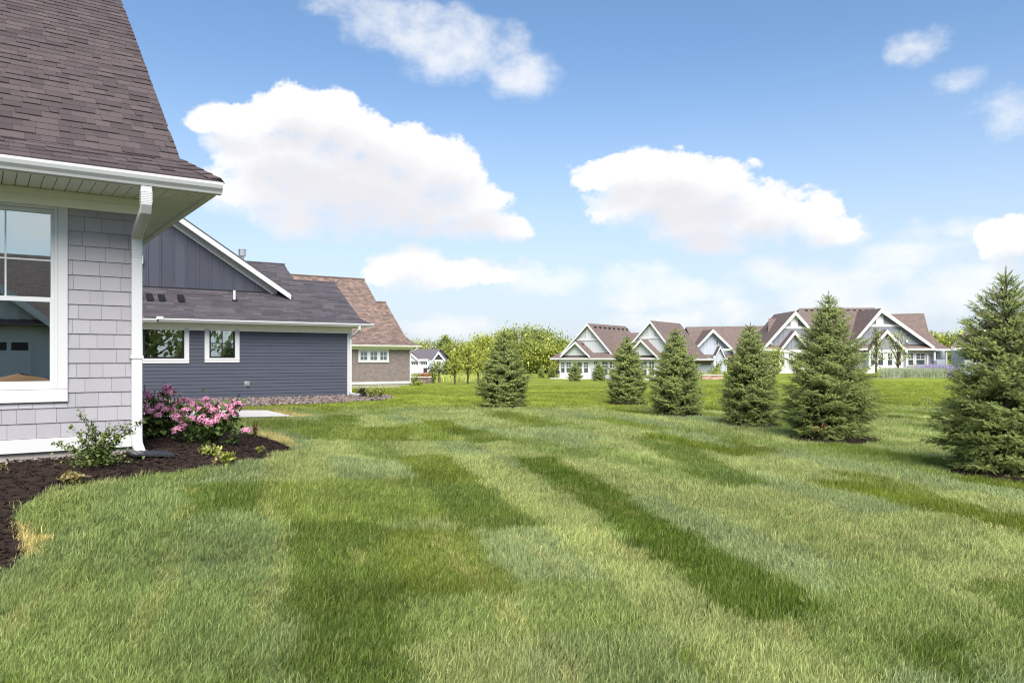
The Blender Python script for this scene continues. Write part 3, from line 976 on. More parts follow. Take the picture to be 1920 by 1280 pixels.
    while x < ov:
        a, bb = x + .0035, min(x + pw - .0035, ov)
        if bb <= .0: panel([(a, oy), (bb, oy), (bb, 0), (a, 0)])
        else:
            ya = -max(a, 0) / ov * .66; yb = -bb / ov * .66
            if oy < yb - .02: panel([(a, oy), (bb, oy), (bb, yb - .004), (a, ya - .004)])
        x += pw
    y = -.66
    while y < 4.6:
        a, bb = y + .0035, y + pw - .0035
        if a < 0: panel([(ov * -a / .66 + .004, a), (ov, a), (ov, bb), (ov * max(-bb, 0) / .66 + .004, bb)])
        else: panel([(.02, a), (ov, a), (ov, bb), (.02, bb)])
        y += pw
    b = MB(); b.box(-9, oy, zs_ + .014, ov, .4, zs_ + .03); b.box(0, oy, zs_ + .014, ov, 9, zs_ + .031); b.box(-9, oy, zs_, -2.31, 0, zs_ + .012)
    b.build('soffit_backing', M['grill'], h)
    b = MB(); b.box(-9, oy - .02, zs_ - .012, ov + .02, oy, zs_ + .12); b.box(ov + .002, oy + .001, zs_ - .012, ov + .075, 9, zs_ + .11)
    b.build('fascia', M['cream'], h, bevel=.003)
    gutter(h, -9, ov + .11, oy - .021, zs_ - .006, M['white_metal'], .98)
    # downspout
    ds = MB(); gx = .035
    ds.rect_tube([(gx - .105, -.715, 2.622), (gx - .105, -.715, 2.45), (gx - .102, -.68, 2.395), (gx - .088, -.16, 2.27), (gx - .084, -.075, 2.225), (gx - .082, -.055, 2.14),
                  (gx - .082, -.055, .20), (gx - .078, -.062, .13), (gx - .06, -.13, .045)], .098, .068, (1, 0, 0))
    dso = ds.build('downspout', M['white_metal'], h, bevel=.006)
    rb = MB()
    for k in range(9): rb.box(gx - .133, -.092, 2.02 + k * .015, gx - .031, -.018, 2.027 + k * .015)
    for k in range(7): rb.box(gx - .157, -.752, 2.56 - k * .016, gx - .053, -.678, 2.567 - k * .016)
    rb.build('crimp', M['white_metal'], dso)
    MB().box(gx - .115, -.22, -.02, gx + .0, -.13, .032).build('drain_mouth', M['drain'], dso, bevel=.006)
    MB().box(gx - .14, -.096, 1.0, gx - .025, -.002, 1.03).build('strap', M['white_metal'], dso)
    # roof
    m1 = .8024
    P_eave = (-.715, 2.752); P_kick = (-.16, 3.035); P_top = (5.6, 3.035 + m1 * 5.76)
    xr = .33
    b = MB()
    b.prism([(-9, P_eave[0], P_eave[1]), (.60, P_eave[0], P_eave[1]), (xr, P_kick[0], P_kick[1]), (-9, P_kick[0], P_kick[1])], (0, 0, -.03))
    b.prism([(-9, P_kick[0], P_kick[1]), (xr, P_kick[0], P_kick[1]), (xr, P_top[0], P_top[1]), (-9, P_top[0], P_top[1])], (0, 0, -.06))
    b.prism([(-9, P_top[0], P_top[1]), (xr, P_top[0], P_top[1]), (xr, 11.4, 3.035), (-9, 11.4, 3.035)], (0, 0, -.06))
    b.prism([(.60, P_eave[0], P_eave[1]), (.60, 9, P_eave[1]), (xr - .1, 9, P_kick[1]), (xr, P_kick[0], P_kick[1])], (0, 0, -.03))
    roof = b.build('roof', M['roof_dark'], h)
    MB().prism([(.0, 0, 2.7), (.0, 11.2, 2.7), (.0, P_top[0], P_top[1] - .1)], (.05, 0, 0)).build('gable_wall', M['shake'], h)
    sme = wedge_mesh('roof_shingle', M['roof_dark'])
    cells = []
    for (A, Bp, xa, xb) in ((P_eave, P_kick, .60, xr), (P_kick, P_top, xr + .02, xr + .02)):
        L = math.hypot(Bp[0] - A[0], Bp[1] - A[1]); es = (0, (Bp[0] - A[0]) / L, (Bp[1] - A[1]) / L)
        o = (0, A[0], A[1] + .001)
        for c in rows_on([(-9, 0), (xa, 0), (xb, L), (-9, L)], .138, .07, .25, r, .003, .02):
            w = to_world((o[0] + (c[0] + c[1]) / 2, o[1] + es[1] * c[2], o[2] + es[2] * c[2]), H1, H1Z)
            px, py = project(w)
            cells.append((not (px > -20 and py > -20), w[0] ** 2 + w[1] ** 2 + (w[2] - EYE) ** 2, o, es, c))
    cells.sort(key=lambda q: (q[0], q[1]))
    for (_, _, o, es, c) in cells[:300]:
        t = .008 if r.random() < .6 else .016
        p = (o[0] + c[0], o[1] + es[1] * c[2], o[2] + es[2] * c[2])
        link('shingle', sme, None, roof, frame_mtx(p, (1, 0, 0), es, c[1] - c[0], c[3] - c[2], t))
    for key in sorted({(q[2], q[3]) for q in cells[300:]}):
        sel = [q[4] for q in cells[300:] if (q[2], q[3]) == key and (not q[0] or q[4][1] > -4)]
        if sel: shingle_stuff('shingle_field', M['roof_dark'], roof, key[0], (1, 0, 0), key[1], sel, r, .008, .016)
    # hip caps on the kicked corner
    a = Vector((.605, P_eave[0] - .01, P_eave[1] + .012)); c = Vector((xr + .01, P_kick[0] + .02, P_kick[1] + .02))
    n = 5
    for k in range(n):
        p0 = a.lerp(c, k / n); p1 = a.lerp(c, (k + 1.25) / n if k < n - 1 else 1.0)
        lift = Vector((0, 0, .012))
        b = MB()
        dl = Vector((-.11, .012, .0)); dr = Vector((.05, .05, -.02))
        b.add([p0 + lift + dl, p0 + lift + Vector((0, 0, .012)), p0 + lift + dr, p1 + dl, p1 + Vector((0, 0, .012)), p1 + dr,
               p0 + dl, p0 + dr], [(0, 1, 4, 3), (1, 2, 5, 4), (6, 7, 2, 1, 0)])
        b.build('hip_cap', M['roof_dark'], roof)
    return h


near_house()
o = MB()
o.box(-.17, -.62, 0, .20, -.235, .018)
for k in range(7): o.box(-.165 + k * .058, -.615, .018, -.152 + k * .058, -.24, .024)
dg = o.build('splash_plate', M['drain'])
dg.location = (H1[0], H1[1], float(gz(*loc2w(H1, 0, -.4))) + .055); dg.rotation_euler = (0, rad(4), AX)
tag(dg, 'flat black drain plate on the mulch under the white downspout', 'drain plate')

# ================================================================== blue house
def window_unit(parent, x0, x1, z0, z1, y, casing, frame_m, glass, cas_m, q=.05, muntins=(1, 1), sill=0.0, blind=None, depth=.5, meeting=False):
    """window in the plane y (facing -y): frame > pane, muntin, room_wall; casing is a part of the house"""
    b = MB()
    b.box(x0, y - .03, z0, x0 + q, y + .05, z1); b.box(x1 - q, y - .03, z0, x1, y + .05, z1)
    b.box(x0 + q, y - .03, z0, x1 - q, y + .05, z0 + q); b.box(x0 + q, y - .03, z1 - q, x1 - q, y + .05, z1)
    if meeting: b.box(x0 + q, y - .028, (z0 + z1) / 2 - q / 2, x1 - q, y + .05, (z0 + z1) / 2 + q / 2)
    w = b.build('window', frame_m, parent)
    MB().box(x0 + q * .8, y - .004, z0 + q * .8, x1 - q * .8, y + .001, z1 - q * .8).build('pane', glass, w)
    nx, nz_ = muntins
    if nx + nz_:
        t = q * .28; b = MB()
        zlo = (z0 + z1) / 2 if meeting else z0 + q
        for k in range(nx):
            xm = x0 + (x1 - x0) * (k + 1) / (nx + 1); b.box(xm - t, y - .018, zlo, xm + t, y - .006, z1 - q)
        for k in range(nz_):
            zm = zlo + (z1 - q - zlo) * (k + 1) / (nz_ + 1); b.box(x0 + q, y - .017, zm - t, x1 - q, y - .0065, zm + t)
        b.build('muntin', frame_m, w)
    MB().box(x0 - .1, y + depth, z0 - .1, x1 + .1, y + depth + .02, z1 + .1).build('room_wall', M['dark_room'], w)
    if blind:
        MB().box(x0 + q, y + .016, z1 - blind, x1 - q, y + .021, z1 - q * .5).build('blind', M['blind'], w)
    if casing:
        b = MB(); c = casing
        b.box(x0 - c, y - .036, z0, x0 - .0005, y - .0005, z1 + (0 if sill < 0 else c)); b.box(x1 + .0005, y - .036, z0, x1 + c, y - .0005, z1 + (0 if sill < 0 else c))
        if sill >= 0: b.box(x0 - .0005, y - .036, z1 + .0005, x1 + .0005, y - .0005, z1 + c)
        b.box(x0 - c, y - .044, z0 - c * .45, x1 + c, y - .0005, z0 - .0005); b.box(x0 - c, y - .036, z0 - c * 1.0 - .001, x1 + c, y - .0005, z0 - c * .45 - .001)
        b.build('window_casing', cas_m, parent)
    return w


def downspout(parent, pts, w, d, name='downspout'):
    return MB().rect_tube(pts, w, d, (1, 0, 0)).build(name, M['white_metal'], parent)


def blue_house():
    O = (-6.04, 28.6)
    h = thing('house', 'slate blue lap sided house with white trimmed gable and black framed windows', 'house', (O[0], O[1], 0), AX)
    r = rng_of(7)
    L = -11.0
    b = MB(); cuts = [(-7.10, -5.89, 1.42, 2.39), (-5.06, -4.26, 1.44, 2.39)]; xs_ = [L, -7.10, -5.89, -5.06, -4.26, 0]
    for k in range(5):
        if k in (1, 3):
            c = cuts[k // 2]; b.box(c[0], .002, 0, c[1], .15, c[2]); b.box(c[0], .002, c[3], c[1], .15, 2.6)
        else: b.box(xs_[k], .002, 0, xs_[k + 1], .15, 2.6)
    b.box(-.15, .15, 0, 0, 9, 2.6); b.box(L, 8.8, 0, 0, 9, 2.6)
    b.build('wall', M['navy'], h)
    MB().box(L, .03, -.6, -.03, 9, .0005).build('foundation', M['concrete'], h)
    me = wedge_mesh('siding_board', M['navy'])
    w1 = (-7.12, -5.87, 1.40, 2.41); w2 = (-5.08, -4.24, 1.42, 2.41); cs = .15
    z = .055; row = .1195
    holes = [(w1[0] - cs, w1[1] + cs, w1[2] - cs, 2.6), (w2[0] - cs, w2[1] + cs, w2[2] - cs, 2.6)]
    while z < 2.33:
        z1 = min(z + row, 2.335)
        segs = [(L, -.155)]
        for (a, b_, c, d) in holes:
            if z1 > c + .02:
                segs = [s for sg in segs for s in ((sg[0], min(sg[1], a)), (max(sg[0], b_), sg[1])) if s[1] - s[0] > .02]
        for (a, b_) in segs:
            x = a
            first = True
            while x < b_ - .01:
                e = min(x + (3.66 if not first else .6 + 3.0 * r.random()), b_); first = False
                if b_ - e < .25: e = b_
                link('siding_board', me, None, h, frame_mtx((x + .0015, .001, z), (1, 0, 0), (0, 0, 1), e - x - .003, z1 - z - .0005, .019))
                x = e
        z += row
    MB().box(-.15, -.032, .03, .02, .001, 2.335).build('corner_board', M['white'], h)
    MB().box(L, -.034, 2.336, .02, .001, 2.56).build('frieze_board', M['frieze'], h)
    window_unit(h, *w1, 0, cs, M['black'], M['glass'], M['white'], .055, (0, 0), -1, None, 2.2)
    window_unit(h, *w2, 0, cs, M['black'], M['glass'], M['white'], .05, (1, 1), -1, .66, .6)
        # eave
    zs = 2.575
    MB().box(L, -.50, zs - .012, .52, 9, zs).build('soffit', M['cream'], h)
    MB().box(.47, -.50, zs, .52, 9, zs + .12).build('fascia', M['white'], h)
    gutter(h, -6.75, .66, -.50, zs + .0, M['white_metal'], 1.0)
    gutter(h, L, -6.80, -.50, zs - .02, M['white_metal'], 1.0)
    MB().box(-6.82, -.63, zs + .075, -6.62, -.49, zs + .165).build('gutter_cap', M['white_metal'], h)
    downspout(h, [(.09, -.57, zs + .02), (.09, -.56, zs - .10), (.05, -.42, zs - .22), (-.05, -.12, zs - .36), (-.06, -.075, zs - .45), (-.06, -.075, .20), (-.05, -.13, .10), (.10, -.75, .05), (.22, -1.35, .035)], .085, .065)
    # roof
    m = .62; e0 = (-.56, zs + .11); kk = (-.12, 2.90)
    zat = lambda y: kk[1] + m * (y - kk[0])
    ya, yb = 2.36, 3.55
    b = MB()
    b.prism([(L, e0[0], e0[1]), (.60, e0[0], e0[1]), (.30, kk[0], kk[1]), (L, kk[0], kk[1])], (0, 0, -.03))
    b.prism([(L, kk[0], kk[1]), (.30, kk[0], kk[1]), (.30, ya, zat(ya)), (L, ya, zat(ya))], (0, 0, -.04))
    b.prism([(L, ya, zat(ya)), (-1.35, ya, zat(ya)), (-1.35, yb, zat(yb)), (L, yb, zat(yb))], (0, 0, -.04))
    b.prism([(-1.35, ya, zat(ya)), (.30, ya, zat(ya)), (.30, ya + 2.5, zat(ya) - 1.55), (-1.35, ya + 2.5, zat(ya) - 1.55)], (0, 0, -.04))
    b.prism([(L, yb, zat(yb)), (-1.35, yb, zat(yb)), (-1.35, yb + 4, zat(yb) - 2.4), (L, yb + 4, zat(yb) - 2.4)], (0, 0, -.04))
    b.prism([(.60, e0[0], e0[1]), (.60, 6, e0[1]), (.25, 6, kk[1]), (.30, kk[0], kk[1])], (0, 0, -.03))
    roof = b.build('roof', M['roof_slate'], h)
    MB().prism([(0, -.05, 2.58), (0, 4.9, 2.58), (0, ya, zat(ya) - .06)], (.05, 0, 0)).build('gable_wall', M['navy'], h)
    gy = 1.36; zb = zat(gy)
    for (A, Bp, xa, xb, xl) in ((e0, kk, .60, .31, -9.5), (kk, (ya, zat(ya)), .315, .315, -9.5), ((ya, zat(ya)), (yb, zat(yb)), -1.335, -1.335, -6.0)):
        Ln = math.hypot(Bp[0] - A[0], Bp[1] - A[1]); es = (0, (Bp[0] - A[0]) / Ln, (Bp[1] - A[1]) / Ln)
        cells = rows_on([(xl, 0), (xa, 0), (xb, Ln), (xl, Ln)], .142, .22, .75, r, .004, .015)
        shingle_stuff('shingle_field', M['roof_slate'], roof, (0, A[0], A[1] + .001), (1, 0, 0), es, cells, r, .007, .012)
    MB().tube([(-1.35, ya, zat(ya) + .012), (.32, ya, zat(ya) + .012)], .04, 6).build('ridge_cap', M['roof_slate'], roof)
    MB().tube([(-6, yb, zat(yb) + .012), (-1.33, yb, zat(yb) + .012)], .04, 6).build('ridge_cap', M['roof_slate'], roof)
    # board and batten gable standing on the lower roof
    xc, sl = -7.0, .64
    ztop = lambda x: 3.74 + sl * (-1.95 - x) if x > xc else 3.74 + sl * (-1.95 - (2 * xc - x))
    MB().prism([(-12, gy + .03, zb - .3), (-2.0, gy + .03, zb - .3), (xc, gy + .03, ztop(xc) - .1)], (0, 5, 0)).build('gable_core', M['navy_board'], h)
    x = -1.9; pw = .405
    while x > -9.6:
        x0 = x - pw
        za, zc = ztop(x) - .12, ztop(x0) - .12
        if x0 < xc < x: pts = [(x0, gy, zb + .03), (x, gy, zb + .03), (x, gy, za), (xc, gy, ztop(xc) - .12), (x0, gy, zc)]
        else: pts = [(x0, gy, zb + .03), (x, gy, zb + .03), (x, gy, max(za, zb + .031)), (x0, gy, zc)]
        if zc > zb + .06: MB().prism(pts, (0, .025, 0)).build('panel', M['navy_board'], h)
        if za > zb + .1: MB().box(x - .028, gy - .035, zb + .03, x + .028, gy - .0005, za - .02).build('batten', M['navy_board'], h)
        x = x0
    MB().box(-11, gy - .03, zb - .02, -2.0, gy - .001, zb + .035).build('flashing', M['black'], h)
    # rake: frieze board on the wall, soffit, barge board, black drip edge
    for s in (1, -1):
        fx = lambda x: x if s > 0 else 2 * xc - x
        xe = -1.98
        def band(x0, x1, dz0, dz1, y0, y1, nm, mt, cut=0.0):
            pts = [(fx(x0), y0, ztop(x0) + dz0), (fx(x1), y0, ztop(x1) + dz0), (fx(x1 - cut), y0, ztop(x1 - cut) + dz1), (fx(x0), y0, ztop(x0) + dz1)]
            MB().prism(pts, (0, y1 - y0, 0)).build(nm, mt, h)
        band(xc, -2.35, -.34, -.07, gy - .045, gy - .021, 'rake_frieze', M['white'])
        band(xc, xe, -.07, -.045, gy - .40, gy + .02, 'rake_soffit', M['white'])
        band(xc, xe + .02, -.17, .045, gy - .44, gy - .40, 'barge_board', M['white'])
        band(xc, xe + .06, .05, .075, gy - .47, gy + 4, 'rake_roof', M['roof_slate'])
    # fittings
    for px in (-7.15, -6.82, -6.45, -5.85):
        yv = .62; z0 = zat(yv)
        b = MB(); b.prism([(px - .10, yv - .16, z0 - .06), (px + .10, yv - .16, z0 - .06), (px + .10, yv - .16, z0 + .04), (px - .10, yv - .16, z0 + .04)], (0, .22, .16))
        b.build('roof_vent', M['black'], roof)
    MB().tube([(-4.05, .75, zat(.75) - .03), (-4.05, .75, zat(.75) + .36)], .045, 10).build('vent_pipe', M['white'], roof)
    MB().box(-4.13, .66, zat(.7) - .02, -3.97, .86, zat(.7) + .06).build('pipe_boot', M['black'], roof)
    cx, cy = -2.93, yb + .25; cz = zat(yb) - .15
    ch = MB().tube([(cx, cy, cz), (cx, cy, cz + .42)], .075, 12).build('flue', M['galv'], roof)
    cp = MB(); cp.tube([(cx, cy, cz + .40), (cx, cy, cz + .64)], .145, 12); cp.tube([(cx, cy, cz + .64), (cx, cy, cz + .665)], .155, 12); cp.build('flue_cap', M['galv'], ch)
    MB().box(-7.02, gy - .12, 4.58, -6.90, gy - .02, 4.86).build('wall_light', M['white'], h, bevel=.01)
    v = MB(); v.tube([(-3.83, -.09, .53), (-3.83, .0, .53)], .06, 12); v.box(-3.92, -.026, .44, -3.74, -.018, .62); v.build('wall_vent', M['galv'], h)
    return h


blue_house()


# ================================================================== brown house
def brown_house():
    O = (-7.38, 55.0); oz = -.41
    h = thing('house', 'taupe shingled house with tall brown roof and row of three small white windows', 'house', (O[0], O[1], oz), AX)
    r = rng_of(17); L = -9.0
    MB().box(L, .004, .19, 0, 12, 2.62).build('wall', M['taupe'], h)
    MB().box(L, -.025, .02, .02, .3, .19).build('baseboard', M['white'], h)
    MB().box(L, .03, -.6, -.03, 12, .02).build('foundation', M['concrete'], h)
    cells = []
    for c in rows_on([(-5.4, .195), (-.01, .195), (-.01, 2.44), (-5.4, 2.44)], .145, .11, .24, r, .006, 0):
        if c[1] > -4.03 and c[0] < -1.57 and c[3] > 1.48: continue
        cells.append(c)
    for (a, b_) in ((-1.57, -.01), (-5.4, -4.03)): pass
    shingle_stuff('shingle_cladding', M['taupe'], h, (0, .003, 0), (1, 0, 0), (0, 0, 1), cells, r, .008, .011)
    MB().box(-4.2, -.004, 1.46, -1.4, .003, 2.44).build('trim_backing', M['taupe'], h)
    MB().box(L, -.03, 2.445, .02, .003, 2.62).build('frieze_board', M['cream'], h)
    x = -3.95 + .11; uw = .60
    for k in range(3):
        x0 = -3.86 + k * .745
        window_unit(h, x0, x0 + uw, 1.66, 2.34, -.004, 0, M['white_metal'], M['glass_far'], M['white'], .05, (1, 1), 0, None, .5)
    b = MB()
    for a, c in ((-3.97, -3.861), (-3.259, -3.116), (-2.514, -2.371), (-1.769, -1.66)): b.box(a, -.045, 1.66, c, -.005, 2.34)
    b.box(-3.97, -.045, 2.341, -1.66, -.005, 2.44); b.box(-3.99, -.055, 1.54, -1.64, -.005, 1.659)
    b.build('window_casing', M['white'], h)
    zs = 2.62
    MB().box(L, -.5, zs, .5, 12, zs + .012).build('soffit', M['cream'], h)
    gutter(h, L, .66, -.5, zs + .012, M['cream'], 1.0)
    MB().box(.46, -.5, zs + .013, .5, 12, zs + .13).build('fascia', M['cream'], h)
    downspout(h, [(.30, -.56, zs + .03), (.28, -.50, zs - .14), (.04, -.10, zs - .36), (.02, -.06, zs - .45), (.02, -.06, .2), (.04, -.12, .08), (.14, -.4, .02)], .09, .07)
    # roof with a curved kick at the eave
    xr = .30
    prof = [(-.56, 2.74), (.10, 2.92), (.70, 3.16), (1.26, 3.44)]
    top1 = (4.57, 6.13); top2 = (6.9, 8.05)
    b = MB(); xe = [.60, .46, .37, xr]
    for i in range(3):
        (y0, z0), (y1, z1) = prof[i], prof[i + 1]
        b.prism([(L, y0, z0), (xe[i], y0, z0), (xe[i + 1], y1, z1), (L, y1, z1)], (0, 0, -.04))
        b.prism([(xe[i], y0, z0), (xe[i], 9, z0), (xe[i + 1], 9, z1), (xe[i + 1], y1, z1)], (0, 0, -.04))
    b.prism([(L, *prof[3]), (xr, *prof[3]), (xr, *top1), (L, *top1)], (0, 0, -.05))
    b.prism([(L, *top1), (-.45, *top1), (-.45, *top2), (L, *top2)], (0, 0, -.05))
    b.prism([(-.45, *top1), (xr, *top1), (xr, 8.2, 3.2), (-.45, 8.2, 3.2)], (0, 0, -.05))
    b.prism([(L, *top2), (-.45, *top2), (-.45, 13, 3.2), (L, 13, 3.2)], (0, 0, -.05))
    roof = b.build('roof', M['roof_brown'], h)
    segs = [(prof[i], prof[i + 1], xe[i], xe[i + 1]) for i in range(3)] + [(prof[3], top1, xr, xr), (top1, top2, -.45, -.45)]
    for (A, Bp, xa, xb) in segs:
        Ln = math.hypot(Bp[0] - A[0], Bp[1] - A[1]); es = (0, (Bp[0] - A[0]) / Ln, (Bp[1] - A[1]) / Ln)
        cells = rows_on([(L, 0), (xa, 0), (xb, Ln), (L, Ln)], .142, .16, .42, r, .006, .012)
        shingle_stuff('shingle_field', M['roof_brown'], roof, (0, A[0], A[1] + .001), (1, 0, 0), es, cells, r, .007, .013)
    MB().tube([(L, top2[0], top2[1] + .02), (-.42, top2[0], top2[1] + .02)], .07, 6).build('ridge_cap', M['roof_brown'], roof)
    MB().tube([(-.45, top1[0], top1[1] + .02), (.33, top1[0], top1[1] + .02)], .06, 6).build('ridge_cap', M['roof_brown'], roof)
    MB().prism([(.0, .2, 2.6), (.0, 8.5, 2.6), (.0, 8.0, 3.2), (.0, top1[0], top1[1] - .1), (0, 1.26, 3.35)], (.06, 0, 0)).build('gable_wall', M['taupe'], h)
    MB().prism([(-.75, 4.6, 6.0), (-.75, 11, 4.4), (-.75, top2[0], top2[1] - .1)], (.06, 0, 0)).build('gable_wall', M['taupe'], h)


brown_house()

# ================================================================== far houses
def gable(parent, x0, x1, y, ze, xa, za, depth, wall_m, roof_m, over=.45, trim=.32, brace=True, pent=True, batten=.42, wall_z0=None, y_over=.5, right_ext=0.0):
    """gable facing -y: board and batten wall, white rake boards, king post and collar, roof running back"""
    P = lambda x: za - (za - ze) * ((xa - x) / (xa - x0) if x < xa else (x - xa) / (x1 - xa))
    zb = ze if wall_z0 is None else wall_z0
    MB().prism([(x0 + .05, y, zb), (x1 - .05, y, zb), (x1 - .05, y, max(P(x1 - .05) - .1, zb + .01)), (xa, y, za - .12), (x0 + .05, y, max(P(x0 + .05) - .1, zb + .01))], (0, .2, 0)).build('gable_wall', wall_m, parent)
    if batten:
        b = MB(); x = x0 + batten
        while x < x1 - .2:
            zt = P(x) - .2
            if zt > zb + .25: b.box(x - .035, y - .03, zb, x + .035, y - .001, zt)
            x += batten
        tag(b.build('batten_strips', wall_m, parent), kind='stuff')
    sl, sr = (za - ze) / (xa - x0), (za - ze) / (x1 - xa)
    xl, xr = x0 - over, x1 + over + right_ext
    zl, zr = za - sl * (xa - xl), za - sr * (xr - xa)
    yo = y - y_over
    b = MB()
    b.prism([(xl, yo, zl), (xa, yo, za), (xa, y + depth, za), (xl, y + depth, zl)], (0, 0, .09))
    b.prism([(xa, yo, za), (xr, yo, zr), (xr, y + depth, zr), (xa, y + depth, za)], (0, 0, .0901))
    rf = b.build('roof', roof_m, parent, uv=True)
    MB().prism([(xl, yo - .06, zl - trim * .75), (xa, yo - .06, za - trim * 1.05), (xa, yo - .06, za + .08), (xl, yo - .06, zl + .08)], (0, .058, 0)).build('barge_board', M['white_far'], parent)
    MB().prism([(xa + .001, yo - .06, za - trim * 1.05), (xr, yo - .06, zr - trim * .75), (xr, yo - .06, zr + .08), (xa + .001, yo - .06, za + .08)], (0, .058, 0)).build('barge_board', M['white_far'], parent)
    MB().prism([(xl, yo, zl - .03), (xa, yo, za - .03), (xa, y - .03, za - .03), (xl, y - .03, zl - .03)], (0, 0, .028)).build('rake_soffit', M['white_far'], parent)
    MB().prism([(xa, yo, za - .03), (xr, yo, zr - .03), (xr, y - .03, zr - .03), (xa, y - .03, za - .03)], (0, 0, .0281)).build('rake_soffit', M['white_far'], parent)
    if brace:
        zc = za - (za - ze) * .45
        fx0 = xa - (za - zc) / sl; fx1 = xa + (za - zc) / sr
        MB().box(fx0 + .1, y - .09, zc - .2, fx1 - .1, y - .04, zc + .1).build('collar_board', M['white_far'], parent)
        MB().box(xa - .42, y - .085, zc + .101, xa + .42, y - .042, za - .55).build('king_post', M['white_far'], parent)
    return rf


def far_window(parent, x0, x1, z0, z1, y, mt=(1, 1), q=.10, meeting=True):
    return window_unit(parent, x0, x1, z0, z1, y, .0, M['white_far'], M['glass_far'], M['white_far'], q, mt, 0, None, .8, meeting)


def ridge_vents(roof, pts):
    for p in pts: MB().box(p[0] - .16, p[1] - .16, p[2] - .05, p[0] + .16, p[1] + .16, p[2] + .13).build('roof_vent', M['grill'], roof)


def white_twin():
    AW = math.atan2(-.561, .828)
    Y = 100.0; X = (1048 - CX) / F * Y; z0 = EYE - 37.5 / F * Y
    h = thing('twin_house', 'white board and batten twin house with two steep front gables behind the small spruces', 'house', (X, Y, z0), AW)
    c = math.cos(AW)
    # left gable: px 1043..1163 ; 1px ~ .07 m / cos
    def lx(px, ly=0.0):
        """local x of a sight line through px on the plane local y = ly"""
        k = (px - CX) / F
        sx, sy = math.cos(AW), math.sin(AW)
        ox, oy = X - ly * sy, Y + ly * sx
        return (k * oy - ox) / (sx - k * sy)
    def lz(py, px, ly=0.0):
        a = lx(px, ly); wy = Y + a * math.sin(AW) + ly * math.cos(AW)
        return EYE + (HY - py) / F * wy - z0
    ez = 2.62
    # --- left unit
    xl, xr = 0.0, lx(1108)
    MB().box(xl, 0, .0, lx(1163), 9, 2.6).build('wall', M['white_far'], h)
    MB().box(lx(1108) + .02, -.02, .0, lx(1163), -.001, 1.5).build('siding', M['pale_blue'], h)
    MB().box(xl - .4, -1.6, -.25, xr, -.002, .12).build('patio_slab', M['pad'], h)
    for (a, b_, m_) in ((1051, 1060, (1, 1)), (1061, 1072, (1, 1)), (1079, 1092.5, (0, 0)), (1094, 1104, (1, 1))):
        far_window(h, lx(a), lx(b_), .72, 2.22, -.01, m_)
    far_window(h, lx(1112.5), lx(1122), 1.75, 2.35, -.025, (1, 0), .1, False)
    for (a, b_) in ((1128, 1141), (1142, 1156)): far_window(h, lx(a), lx(b_), .45, 2.32, -.025, (1, 1))
    xa = lx(1104.5, 1.2)
    rf = gable(h, lx(1050, 1.2), lx(1156, 1.2), 1.2, 2.75, xa, lz(607, 1104.5, .7), 10.8, M['grey_wall'], M['roof_far'], trim=.24)
    ridge_vents(rf, [(xa + .5, 1.9 + k * 1.35, lz(607, 1104.5, .7) - .42) for k in range(8)])
    xa2 = lx(1082, -.2)
    rf2 = gable(h, lx(1056, -.2), lx(1107, -.2), -.2, 3.0, xa2, lz(641, 1082, -.7), 4.5, M['grey_wall'], M['roof_far'], .2, .22, False)
    ridge_vents(rf2, [(xa2 + .35, .5 + k, lz(641, 1082, -.7) - .3) for k in range(2)])
    # pent roof along the front
    MB().prism([(-1.0, -.6, 2.66), (lx(1163) + .3, -.6, 2.66), (lx(1163) + .3, 1.25, 3.35), (-.6, 1.25, 3.35)], (0, 0, .06)).build('pent_roof', M['roof_far'], h, uv=True)
    MB().box(-1.0, -.66, 2.50, lx(1163) + .3, -.601, 2.68).build('gutter', M['white_far'], h)
    MB().box(-.9, -.6, 2.60, lx(1163) + .3, -.001, 2.64).build('soffit', M['white_far'], h)
    MB().box(lx(1129), 1.15, 3.36, lx(1131), 1.19, 3.7).build('wall_light', M['white_far'], h)
    for q in (1139, 1143): MB().tube([(lx(q, 1.2), 1.10, 3.5), (lx(q, 1.2), 1.2, 3.5)], .16, 10).build('wall_vent', M['white_far'], h)
    # --- link roof between the units
    b = MB(); zr = lz(625.5, 1160, 6)
    b.prism([(lx(1143, 6), 6, zr), (lx(1204, 6), 6, zr), (lx(1204, 1), 1.0, 3.0), (lx(1143, 1), 1.0, 3.0)], (0, 0, .08))
    b.prism([(lx(1143, 6), 6, zr), (lx(1204, 6), 6, zr), (lx(1204, 6), 10, zr - 2.4), (lx(1143, 6), 10, zr - 2.4)], (0, 0, .0801))
    b.build('roof', M['roof_far'], h, uv=True)
    MB().box(lx(1163) + .01, .4, 0, lx(1195), 9, 2.7).build('wall', M['white_far'], h)
    # --- right unit
    xb0 = lx(1168); xb1 = lx(1268)
    MB().box(lx(1196), -.3, 0, xb1, 9, 2.62).build('wall', M['white_far'], h)
    for (a, b_) in ((1203, 1216), (1218, 1230)): far_window(h, lx(a), lx(b_), .45, 2.32, -.32, (1, 1))
    xa = lx(1222, .9); za = lz(602, 1222, .4)
    xL, xR = lx(1166, .9), lx(1272, .9)
    rf = gable(h, xL, xR, .9, 2.85, xa, za, 9.2, M['grey_wall'], M['roof_far'], .3, .24, True, right_ext=.5)
    xa2 = lx(1204.5, -.5)
    gable(h, lx(1180, -.5), lx(1233, -.5), -.5, 3.0, xa2, lz(637, 1204.5, -1), 4.5, M['grey_wall'], M['roof_far'], .2, .22, False)
    MB().prism([(lx(1172), -.8, 2.66), (xb1 + .2, -.8, 2.66), (xb1 + .2, .95, 3.3), (lx(1172), .95, 3.3)], (0, 0, .061)).build('pent_roof', M['roof_far'], h, uv=True)
    MB().box(lx(1172), -.86, 2.50, xb1 + .2, -.801, 2.68).build('gutter', M['white_far'], h)
